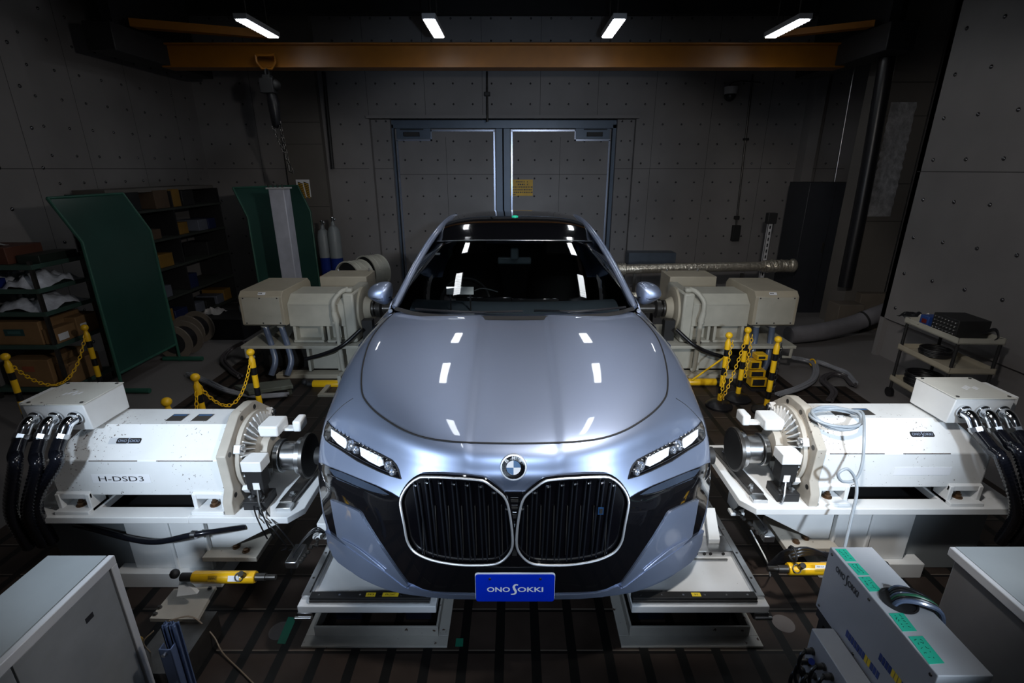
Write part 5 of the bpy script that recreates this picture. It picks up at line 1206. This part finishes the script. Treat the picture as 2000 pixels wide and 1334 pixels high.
lump('plastic_bag', 'clear bag over the blue bin at the picture edge', 'bag', -5.3, -5.02, 4.9, 5.3, Z(1), .15, bag, 8)
boxy('blue_bin', 'dark blue bin on the second shelf', 'bin', -5.32, -5.02, 4.73, 4.88, Z(1), Z(1)+.09, blue)
lump('plastic_bag', 'large clear plastic bag spread over the third shelf', 'bag', -5.15, -4.6, 4.74, 5.3, Z(2), .16, bag, 11)
def bl_(t): plate((-4.98, 4.749, Z(3)+.13), XP, ZP, .2, .07, .001).build('printed_panel', mat('teal_print', (.02, .07, .07), .5), t); plate((-4.98, 4.7475, Z(3)+.13), XP, ZP, .13, .03, .0008).build('print_letters', mat('teal_print2', (.05, .14, .14), .5), t)
boxy('cardboard_box', 'large brown cardboard box with dark printed panel on the fourth shelf', 'box', -5.26, -4.72, 4.75, 5.25, Z(3), Z(3)+.24, card, bl_)
boxy('cardboard_box', 'open brown cardboard box with white label at the rack corner', 'box', -4.71, -4.60, 4.76, 5.02, Z(3), Z(3)+.16, card, lab_on((-4.599, 4.86, Z(3)+.06), YP, ZP, .12, .07))
boxy('cardboard_box', 'brown cardboard box behind the striped post', 'box', -4.78, -4.60, 5.04, 5.32, Z(3), Z(3)+.2, card, lab_on((-4.599, 5.12, Z(3)+.09), YP, ZP, .08, .06))
boxy('cardboard_box', 'brown cardboard box with orange label on the bottom shelf', 'box', -5.2, -4.75, 4.76, 5.2, Z(4), Z(4)+.30, card, lab_on((-4.97, 4.759, Z(4)+.2), XP, ZP, .12, .06, mat('orange_label', (.35, .10, .05), .5)))
boxy('cardboard_box', 'brown cardboard box on the bottom shelf at the rack corner', 'box', -4.73, -4.6, 4.8, 5.2, Z(4), Z(4)+.24, card)
# ============================================================ BACK SHELVES ON THE LEFT
t = thing('storage_shelves', 'dark shelving along the left wall behind the green screens', 'shelf rack', (-5.2, 7.6, 0))
for y in (6.35, 7.5, 8.7): MB().box(-5.48, -4.95, y, y+.03, 0, 1.95).build('frame', blackm, t)
BL = (1.72, 1.32, .92, .5, .1)
for z in BL: MB().box(-5.48, -4.93, 6.35, 8.73, z-.03, z).build('shelf', mat('shelf_dark', (.03, .035, .03), .6), t)
mb = MB().box(-5.4, -5.0, 6.38, 8.7, 1.95, 2.0); mb.build('top_board', wall2, t)
rnd = random.Random(4); k = 0
kinds = [('storage_box', 'box', mat('darkened_card', (.08, .05, .03), .8), 'brown'), ('storage_box', 'box', mat('navy_box', (.008, .015, .06), .5), 'navy'), ('storage_box', 'box', blackm, 'black'), ('storage_box', 'box', blackm, 'black'), ('storage_box', 'box', mat('slate_box', (.10, .11, .14), .5), 'slate grey'), ('storage_box', 'box', mat('amber_box', (.20, .11, .02), .5), 'amber')]  # box colours darkened for the unlit corner behind the screens
rown = ['top', 'second', 'third', 'fourth', 'bottom']
posn = ['nearest the camera', 'second from the camera', 'third from the camera', 'fourth from the camera', 'fifth from the camera', 'sixth from the camera', 'farthest from the camera']
for i, z in enumerate(BL):
    y = 6.42
    for j in range(7):
        w = rnd.uniform(.2, .3); q = rnd.choice(kinds); h_ = rnd.uniform(.12, .27)
        if y < 7.53 and y+w > 7.5: y = 7.54
        if y+w > 8.68: break
        if rnd.random() < .4: y += w; continue
        boxy(q[0], '%s storage box on the %s dark wall shelf, %s' % (q[3], rown[i], posn[j]), q[1], -5.4+rnd.uniform(0, .1), -4.98, y, y+w, z, z+h_, q[2]); y += w+rnd.uniform(.02, .09)
lump('white_cloth', 'crumpled white cloth on the dark floor by the shelving', 'cloth', aZ(412, 605, .3).x, aZ(448, 605, .3).x, 6.8, 7.05, .3, .1, mat('white_cloth', (.5, .47, .45), .8), 6)
boxy('low_box', 'black low box under the white cloth', 'box', -4.3, -3.75, 6.6, 7.1, 0, .3, blackm)
boxy('switch_box', 'small pale box with dark holes behind the white cloth', 'box', -3.95, -3.78, 6.95, 7.08, .3, .40, grayp)
def drum(c, r, lab):
    c = Vector(c); t = thing('cable_drum', lab, 'cable drum', (c.x, c.y, 0))
    for y in (-.12, .10): mb = MB(); mb.lathe(c+YP*y, YP, [(0, r), (.02, r)], 32); mb.build('drum_side', mat('drum_brown', (.13, .11, .09), .6), t)
    for y in (-.125,): mb = MB(); mb.lathe(c+YP*y, YP, [(0, r*.62), (.006, r*.62)], 28); mb.build('drum_opening', blackm, t)
    MB().cyl(c-YP*.1, c+YP*.1, r*.7, n=24).build('winding', black, t)
drum((aY(352, 665, 5.95).x, 5.95, .22), .22, 'brown cable drum standing behind the nearer green screen'); drum((aY(375, 655, 6.35).x, 6.4, .22), .22, 'second brown cable drum farther back')
# ============================================================ RIGHT BACK CORNER
t = thing('foil_duct', 'long foil-wrapped pipe running along the back right', 'duct', aY(1210, 526, 7.6))
a, b = aY(1200, 526, 7.6), aY(1490, 520, 7.6); mb = MB(); mb.tube([a.lerp(b, i/40) for i in range(41)], [.07+.004*(i % 7 == 0) for i in range(41)], 20); mb.build('pipe', foil, t)
c = aY(1552, 519, 7.55); mb = MB(); P = [b.lerp(c, i/46) for i in range(47)]; mb.tube([p+Vector((0, random.uniform(-.006, .006), random.uniform(-.006, .006))) for p in P], [.078+.012*(i % 2)+random.uniform(0, .012)+.012*(i > 40) for i in range(47)], 20); mb.build('flexible_end', foil, t, ang=80)
d = aY(1222, 526, 7.6); mb = MB(); P = [a.lerp(d, i/10) for i in range(11)]; mb.tube(P, [.085+.012*(i % 2) for i in range(11)], 20); mb.build('flexible_joint', foil, t, ang=80)
for q in (1240, 1450): x = aY(q, 530, 7.6).x; MB().box(x-.02, x+.02, 7.58, 7.62, 0, a.z-.06).build('support', dsteel, t)
t = thing('foil_duct', 'short foil pipe stub behind the right door mirror', 'duct', aY(1300, 578, 6.7)); P = [aY(1225+i*2.8, 577+i*.15, 6.7) for i in range(36)]; MB().tube(P, [.05+.006*(i % 2) for i in range(36)], 16).build('pipe', foil, t, ang=80); x = P[18].x; MB().box(x-.02, x+.02, 6.68, 6.72, 0, P[18].z-.04).build('support', dsteel, t)
t = thing('strut_post', 'perforated steel strut with black top fitting behind the foil pipe', 'post', (aY(1495, 500, 7.8).x, 7.8, 0)); x = aY(1495, 500, 7.8).x
mb = MB(); mb.box(x-.035, x+.035, 7.8, 7.805, 0, 1.5).box(x-.035, x-.03, 7.8, 7.84, 0, 1.5).box(x+.03, x+.035, 7.8, 7.84, 0, 1.5); mb.build('channel', mat('galvanised_strut', (.5, .5, .52), .4), t, smooth=False)
mb = MB(); [mb.box(x-.01, x+.01, 7.797, 7.8, .3+i*.09, .35+i*.09) for i in range(13)]; mb.build('slots', ink, t, smooth=False)
MB().box(x-.07, x+.07, 7.76, 7.86, 1.46, 1.62).build('top_fitting', blackm, t, bev=.01)
mb = MB().box(x-.13, x+.13, 7.75, 7.9, 0, .03); mb.build('base', dsteel, t)
boxy('wall_box', 'blue-grey steel box fixed low on the back wall right of the door', 'box', aY(1228, 505, 9.2).x, aY(1320, 505, 9.2).x, 9.2, 9.5, aY(1270, 517, 9.2).z, aY(1270, 494, 9.2).z, mat('blue_grey_box', (.07, .09, .12), .4))
t = thing('tall_cabinet', 'tall matt-dark cabinet at the right end of the back wall', 'cabinet', (4.92, 8.2, 0)); MB().box(4.5, 5.35, 8.0, 8.6, 0, 2.05).build('body', mat('midnight_cabinet', (.018, .02, .026), .5), t, bev=.006); MB().box(4.9, 4.905, 7.995, 8.0, .05, 2.0).build('door_gap', ink, t); MB().box(4.86, 4.88, 7.98, 8.0, 1.0, 1.15).build('handle', dsteel, t)
t = thing('air_duct', 'thick grey flexible air duct lying on the right floor', 'duct', (4.2, 6.4, 0)); P = cr([aZ(1540, 655, .13), aZ(1600, 648, .16), aZ(1660, 634, .2), aZ(1700, 619, .3), aZ(1732, 607, .36)], 40); MB().tube(P, .115, 22).build('tube', mat('grey_duct', (.16, .155, .17), .45, bump=.2, vs=8), t); MB().tube([P[26], P[27]], .121, 22).build('strap', blackm, t)
boxy('cardboard_box', 'brown box stack bottom at the back right corner', 'box', 5.0, 5.5, 7.95-.9, 7.18, 0, .55, mat('dim_card', (.12, .10, .08), .8)); boxy('floor_cabinet', 'low brown-grey unit left of the duct end', 'cabinet', 4.62, 4.98, 6.9, 7.18, 0, .42, mat('dim_card', (.12, .10, .08)))
# ============================================================ TROLLEY
A, B_, Cc, D_ = aZ(1769, 618, .86), aZ(1874, 660, .86), aZ(1966, 660, .86), aZ(1850, 612, .86)
u = (A-B_).normalized(); w = (Cc-B_).normalized(); L1 = (A-B_).length; W1 = .40
w = u.cross(ZP); w = w if w.x > 0 else -w; nb = B_.copy(); nb.z = 0
t = thing('tool_trolley', 'cream three-shelf trolley with black poles against the right wall', 'trolley', (nb.x, nb.y, 0))
def tp(a, b, z): return nb+u*a+w*b+ZP*z
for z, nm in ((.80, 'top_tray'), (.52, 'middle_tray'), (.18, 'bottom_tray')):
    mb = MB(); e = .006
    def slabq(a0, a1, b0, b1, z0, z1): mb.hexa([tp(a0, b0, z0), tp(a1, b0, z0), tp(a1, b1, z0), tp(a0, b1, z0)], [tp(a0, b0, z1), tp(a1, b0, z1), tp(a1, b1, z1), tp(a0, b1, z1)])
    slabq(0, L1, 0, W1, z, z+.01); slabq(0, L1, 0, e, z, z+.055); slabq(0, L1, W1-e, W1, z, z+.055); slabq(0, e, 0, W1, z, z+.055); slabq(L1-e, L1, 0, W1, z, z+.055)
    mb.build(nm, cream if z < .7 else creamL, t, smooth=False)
for a in (.02, L1-.02):
    for b in (.02, W1-.02):
        MB().cyl(tp(a, b, .1), tp(a, b, .85), .014, n=12).build('pole', blackm, t)
        cs = MB().cyl(tp(a, b-.015, .05), tp(a, b+.015, .05), .05, n=20).build('castor', black, t)
def onT(nm, lab, cat, a0, a1, b0, b1, z, h, m_, bev=.005):
    t = thing(nm, lab, cat, tp((a0+a1)/2, (b0+b1)/2, z)); mb = MB(); mb.hexa([tp(a0, b0, z), tp(a1, b0, z), tp(a1, b1, z), tp(a0, b1, z)], [tp(a0, b0, z+h), tp(a1, b0, z+h), tp(a1, b1, z+h), tp(a0, b1, z+h)]); mb.build('body', m_, t, bev=bev); return t
zt = .811
cb = onT('connector_box', 'black box with rows of silver connectors on the trolley top', 'connector box', .14, .44, .08, .36, zt, .16, blackm)
for i in range(4):
    for j in range(7): p = tp(.17+j*.04, .079, zt+.03+i*.034); MB().lathe(p, -w, [(0, .009), (.008, .009), (.0085, .004), (.012, .004)], 8).build('connector', chrome, cb)
bb = onT('blue_box', 'small blue instrument box on the trolley top', 'instrument', .47, .58, .07, .25, zt, .10, mat('deep_blue_box', (.02, .06, .25), .4)); MB().hexa([tp(.49, .068, zt+.03), tp(.55, .068, zt+.03), tp(.55, .07, zt+.03), tp(.49, .07, zt+.03)], [tp(.49, .068, zt+.07), tp(.55, .068, zt+.07), tp(.55, .07, zt+.07), tp(.49, .07, zt+.07)]).build('display', mat('dim_red', (.15, .02, .02), .3), bb)
p = tp(.68, .2, zt); lump('crumpled_tissue', 'white crumpled tissue on the trolley top', 'tissue', p.x-.06, p.x+.06, p.y-.06, p.y+.06, zt, .09, mat('white_cloth', (.5, .47, .45)), 9)
p = tp(.8, .17, zt); lump('black_gloves', 'black gloves at the far end of the trolley top', 'gloves', p.x-.11, p.x+.09, p.y-.08, p.y+.08, zt, .07, black, 12)
mb = MB(); [mb.tube(cr([tp(.12+k*.01, .3, zt+.05), tp(.06, .33, zt+.10+k*.01), tp(-.0, .32, zt+.05), tp(.03, .25, zt+.01)], 14), .006, 6) for k in range(3)]; tag(mb.build('black_cables', black), 'black cables looping from the connector box', 'cables')
mb = MB(); [mb.torus(tp(.45, .2, .545+k*.014), ZP, .12+.004*(k % 3), .008, 32, 6) for k in range(5)]; tag(mb.build('cable_coil', black), 'black cable coil on the middle trolley tray', 'cable coil')
mb = MB(); [mb.torus(tp(.5, .2, .205+k*.014), ZP, .14+.004*(k % 3), .009, 32, 6) for k in range(9)]; tag(mb.build('cable_coil', black), 'thick black cable coil on the bottom trolley tray', 'cable coil')
onT('orange_board', 'orange-brown board lying on the bottom trolley tray', 'board', .05, .3, .06, .34, .191, .02, mat('orange_brown', (.20, .09, .03), .6))
# ============================================================ FOREGROUND
t = thing('floor_cabinet', 'pale grey steel cabinet in the lower left corner', 'cabinet', (-1.71, 1.1, 0))
MB().box(-1.83, -1.605, .5, 1.6, 0, .8).build('body', grayp, t, bev=.004)
MB().box(-1.61, -1.585, .5, 1.605, .765, .803).build('top_edge', lgray, t, bev=.003); MB().box(-1.61, -1.585, 1.575, 1.605, .0, .765).build('side_edge', lgray, t, bev=.003); MB().box(-1.845, -1.613, .5, 1.6, .8, .804).build('top_panel', grayp, t)
for y0, y1 in ((1.17, 1.57), (.76, 1.163)): d = MB().box(-1.605, -1.592, y0, y1, .03, .76).build('door', mat('shaded_door_grey', (.18, .19, .20), .45), t, bev=.002)  # door grey darkened to carry the shade on this side
plate((-1.591, 1.44, .66), -YP, ZP, .035, .022, .001).build('logo_mark', ink, t)
t = thing('equipment_cabinet', 'grey steel cabinet in the lower right corner behind the lettered box', 'cabinet', (1.9, 1.2, 0))
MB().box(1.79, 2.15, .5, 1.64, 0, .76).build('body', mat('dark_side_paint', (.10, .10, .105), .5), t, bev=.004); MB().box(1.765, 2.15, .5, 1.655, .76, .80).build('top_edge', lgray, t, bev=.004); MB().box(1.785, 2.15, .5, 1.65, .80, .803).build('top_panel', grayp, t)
# lettered junction box
x0, x1, y0, y1, z0, z1 = 1.262, 1.43, 1.09, 1.63, .52, .82
t = thing('junction_box', 'long grey box with green tape strips, a cable hole and wordmark on its side', 'junction box', (1.34, 1.36, .52))
MB().box(x0, x1, y0, y1, z0, z1).build('body', lgray, t, bev=.003)
for (y, z) in ((y1-.02, z1-.02), (y1-.02, z0+.02), (y0+.3, z1-.02), (y0+.02, z1-.02), (y0+.3, z0+.02)): MB().lathe((x0, y, z), -XP, [(0, .006), (.003, .005)], 8).build('screw', dsteel, t)
logo('wordmark', .135, Vector((x0-.0012, 1.505, .77)), -YP, ZP, ink, t, h=.026, bold=.035)
def topq(P, nm, m_, h=.001):
    Q = [aZ(*p, z1+h) for p in P]; Q0 = [Vector((q.x, q.y, z1)) for q in Q]; return MB().hexa(Q0, Q).build(nm, m_, t, smooth=False)
rnd = random.Random(3)
for P in ([(1631, 1072), (1652, 1072), (1673, 1096), (1652, 1096)], [(1655, 1100), (1676, 1100), (1698, 1123), (1676, 1123)], [(1676, 1127), (1698, 1126), (1723, 1154), (1699, 1155)], [(1736, 1198), (1764, 1197), (1791, 1232), (1763, 1233)], [(1774, 1243), (1802, 1242), (1845, 1295), (1815, 1297)]):
    tpq = topq(P, 'green_tape', tape); c = sum((aZ(*p, z1+.0015) for p in P), Vector())/4; a = aZ(*P[0], z1+.0015); e = aZ(*P[3], z1+.0015); lv = (e-a)
    mb = MB()
    for r_ in range(2):
        for k in range(5):
            q = a.lerp(aZ(*P[1], z1+.0015), .3+.35*r_)+lv*(.12+.16*k); o_ = Vector((rnd.uniform(-.006, .006), rnd.uniform(-.006, .006), 0)); o2 = Vector((rnd.uniform(-.006, .006), rnd.uniform(-.006, .006), 0)); mb.tube([q+o_, q, q+o2], .0006, 4)
    mb.build('handwriting', ink, tpq)
hc = aZ(1755, 1174, z1); mb = MB(); mb.lathe(hc, ZP, [(0, .056), (.003, .058), (.003, .052), (.0005, .05)], 32); mb.build('cable_hole', blackm, t)
for k in range(7):
    m_ = (hydr, black, mat('green_wire', (.02, .12, .06), .4), hydr, black, black, hydr)[k]; oo = (k-3)*.010
    MB().tube(cr([hc+Vector((-.02+oo*.5, .02+oo, -.04)), hc+Vector((-.0+oo*.4, .01+oo, .02)), hc+Vector((.05, -.015+oo*.9, .03+.004*(k % 3))), hc+Vector((.105, -.04+oo*.6, .0)), hc+Vector((.12, -.05+oo*.5, -.12)), hc+Vector((.12, -.05+oo*.5, -.3))], 24), .0085, 8).build('cable', m_, t)
for row, (qa, qb) in enumerate((((1655, 1238), (1714, 1318)), ((1720, 1284), (1770, 1350)))):
    n = 12 if row == 0 else 9; qa = aX(*qa, x0); qb = aX(*qb, x0)
    for k in range(n):
        y = qa.y+(qb.y-qa.y)*k/(n-1); zz = qa.z+(qb.z-qa.z)*k/(n-1); yw = (7 <= k <= 8) if row == 0 else (4 <= k <= 6)
        if y < y0+.02: break
        plate((x0-.0005, y, zz), -YP, ZP, abs(qb.y-qa.y)/(n-1)*.8, .03, .0008).build('number_label', mat('label_yellow', (.85, .62, .03)) if yw else mat('label_blue', (.02, .05, .22), .5), t)
MB().box(x0+.02, x1-.03, y0-.05, y0, z0+.16, z0+.25).build('blue_connector', mat('pale_blue', (.12, .28, .45), .4), t, bev=.004)
t2 = thing('connector_housing', 'small grey box with round connectors below the lettered box', 'connector box', (1.21, 1.25, .2))
MB().box(1.17, 1.255, .95, 1.5, .25, .54).build('body', lgray, t2, bev=.003)
for (px_, py_) in ((1588, 1272), (1580, 1293), (1610, 1302), (1592, 1320), (1625, 1322), (1570, 1310)):
    p = aX(px_, py_, 1.17); mb = MB(); mb.lathe(p, -XP, [(0, .014), (.006, .014), (.007, .011), (.03, .011), (.031, .004)], 14); cn = mb.build('connector', dsteel, t2)
    mb = MB(); mb.tube(cr([p-XP*.03, p+Vector((-.05, -.01, -.01)), p+Vector((-.055, -.02, -.06)), p+Vector((-.03, -.05, -.12))], 12), .007, 8); mb.build('plug_cable', black, t2)
MB().cyl(aX(1585, 1292, 1.168), aX(1585, 1292, 1.15), .012, n=12).build('blue_cap', blue, t2)
t = thing('equipment_stand', 'dark stand under the lettered box', 'stand', (1.3, 1.3, 0)); MB().box(1.265, 1.44, 1.08, 1.62, .48, .518).build('shelf', blackm, t); 
for x in (1.275, 1.41):
    for y in (1.1, 1.58): MB().box(x, x+.03, y, y+.03, 0, .48).build('leg', blackm, t)
MB().box(1.165, 1.262, .95, 1.5, .2, .248).build('side_shelf', blackm, t); MB().box(1.18, 1.25, 1.0, 1.45, .0, .2).build('side_support', blackm, t)
# aluminium profile
pm = mat('anodised_blue_grey', (.16, .22, .38), .35, .6)
x, y = -1.43, 1.57
t = thing('aluminium_profile_post', 'upright blue-grey aluminium profile with screws by the lower left cabinet', 'post', (x, y, 0))
mb = MB()
for (a, b) in ((0, 0), (.03, 0)):
    for sx in (0, 1):
        for sy in (0, 1): cx_, cy_ = x+a+sx*.022, y-.03+sy*.022; mb.box(cx_, cx_+.006, cy_, cy_+.006, 0, .5)
    mb.box(x+a+.010, x+a+.018, y-.02, y-.01, 0, .5)
    mb.box(x+a, x+a+.004, y-.03, y-.018, 0, .5).box(x+a, x+a+.004, y-.012, y, 0, .5).box(x+a+.004, x+a+.024, y-.022+.0, y-.020, 0, .5).box(x+a+.004, x+a+.024, y-.008, y-.006, 0, .5)
mb.build('profile', pm, t, smooth=False)
mb = MB(); mb.box(x-.005, x+.045, y-.065, y-.060, 0, .42).box(x-.005, x, y-.065, y-.032, 0, .42).box(x+.04, x+.045, y-.065, y-.032, 0, .42); mb.build('u_channel', pm, t, bev=.002)
for z in (.40, .22): mb = MB(); mb.cyl((x+.02, y-.065, z), (x+.02, y-.078, z), .008, n=10); mb.build('screw', steel, t)
t = thing('floor_wire', 'thin brown wire trailing from the left bracket to the bottom edge', 'cable', aZ(380, 1205, .16)); MB().tube(cr([aZ(330, 1212, .2), aZ(375, 1205, .18), aZ(415, 1240, .08), aZ(435, 1275, .02), aZ(470, 1310, .01), aZ(500, 1340, .01)], 30), .0035, 6).build('wire', mat('tan_wire', (.22, .17, .12), .5), t)
t = thing('yellow_wire', 'thin yellow and brown wires between the cabinet and the profile post', 'cable', aZ(285, 1240, .3)); MB().tube(cr([aZ(262, 1240, .35), aZ(278, 1248, .3), aZ(272, 1265, .2), aZ(290, 1290, .1), aZ(300, 1330, .01)], 20), .004, 6).build('wire', mat('dull_yellow_wire', (.35, .22, .04), .5), t); MB().tube(cr([aZ(300, 1232, .3), aZ(280, 1255, .25), aZ(298, 1280, .1), aZ(300, 1300, .01)], 20), .003, 6).build('brown_wire', mat('tan_wire', (.22, .17, .12)), t)
# marks on the floor
def floorquad(P, nm, lab, cat, m_):
    Q = [aZ(*p, .0) for p in P]; mb = MB(); mb.hexa(Q, [q+ZP*.0012 for q in Q]); tag(mb.build(nm, m_, smooth=False), lab, cat)
floorquad([(563, 1205), (579, 1207), (557, 1258), (541, 1257)], 'floor_tape', 'long green tape strip on the floor left of the left platform', 'tape', mat('floor_tape_green', (.01, .16, .10), .6))
floorquad([(891, 1247), (905, 1247), (904, 1263), (889, 1263)], 'floor_tape', 'small green tape square right of the left platform', 'tape', mat('floor_tape_green', (.01, .16, .10)))
for (c, lab) in (((1530, 1218), 'round pale disc set in the floor right of the right platform'), ((547, 1232), 'round pale disc set in the floor beside the green strip')):
    c = aZ(*c, 0); mb = MB(); mb.cyl(c, c+ZP*.001, .055, n=36); tag(mb.build('floor_disc', mat('floor_disc_grey', (.10, .09, .09), .5)), lab, 'floor disc')
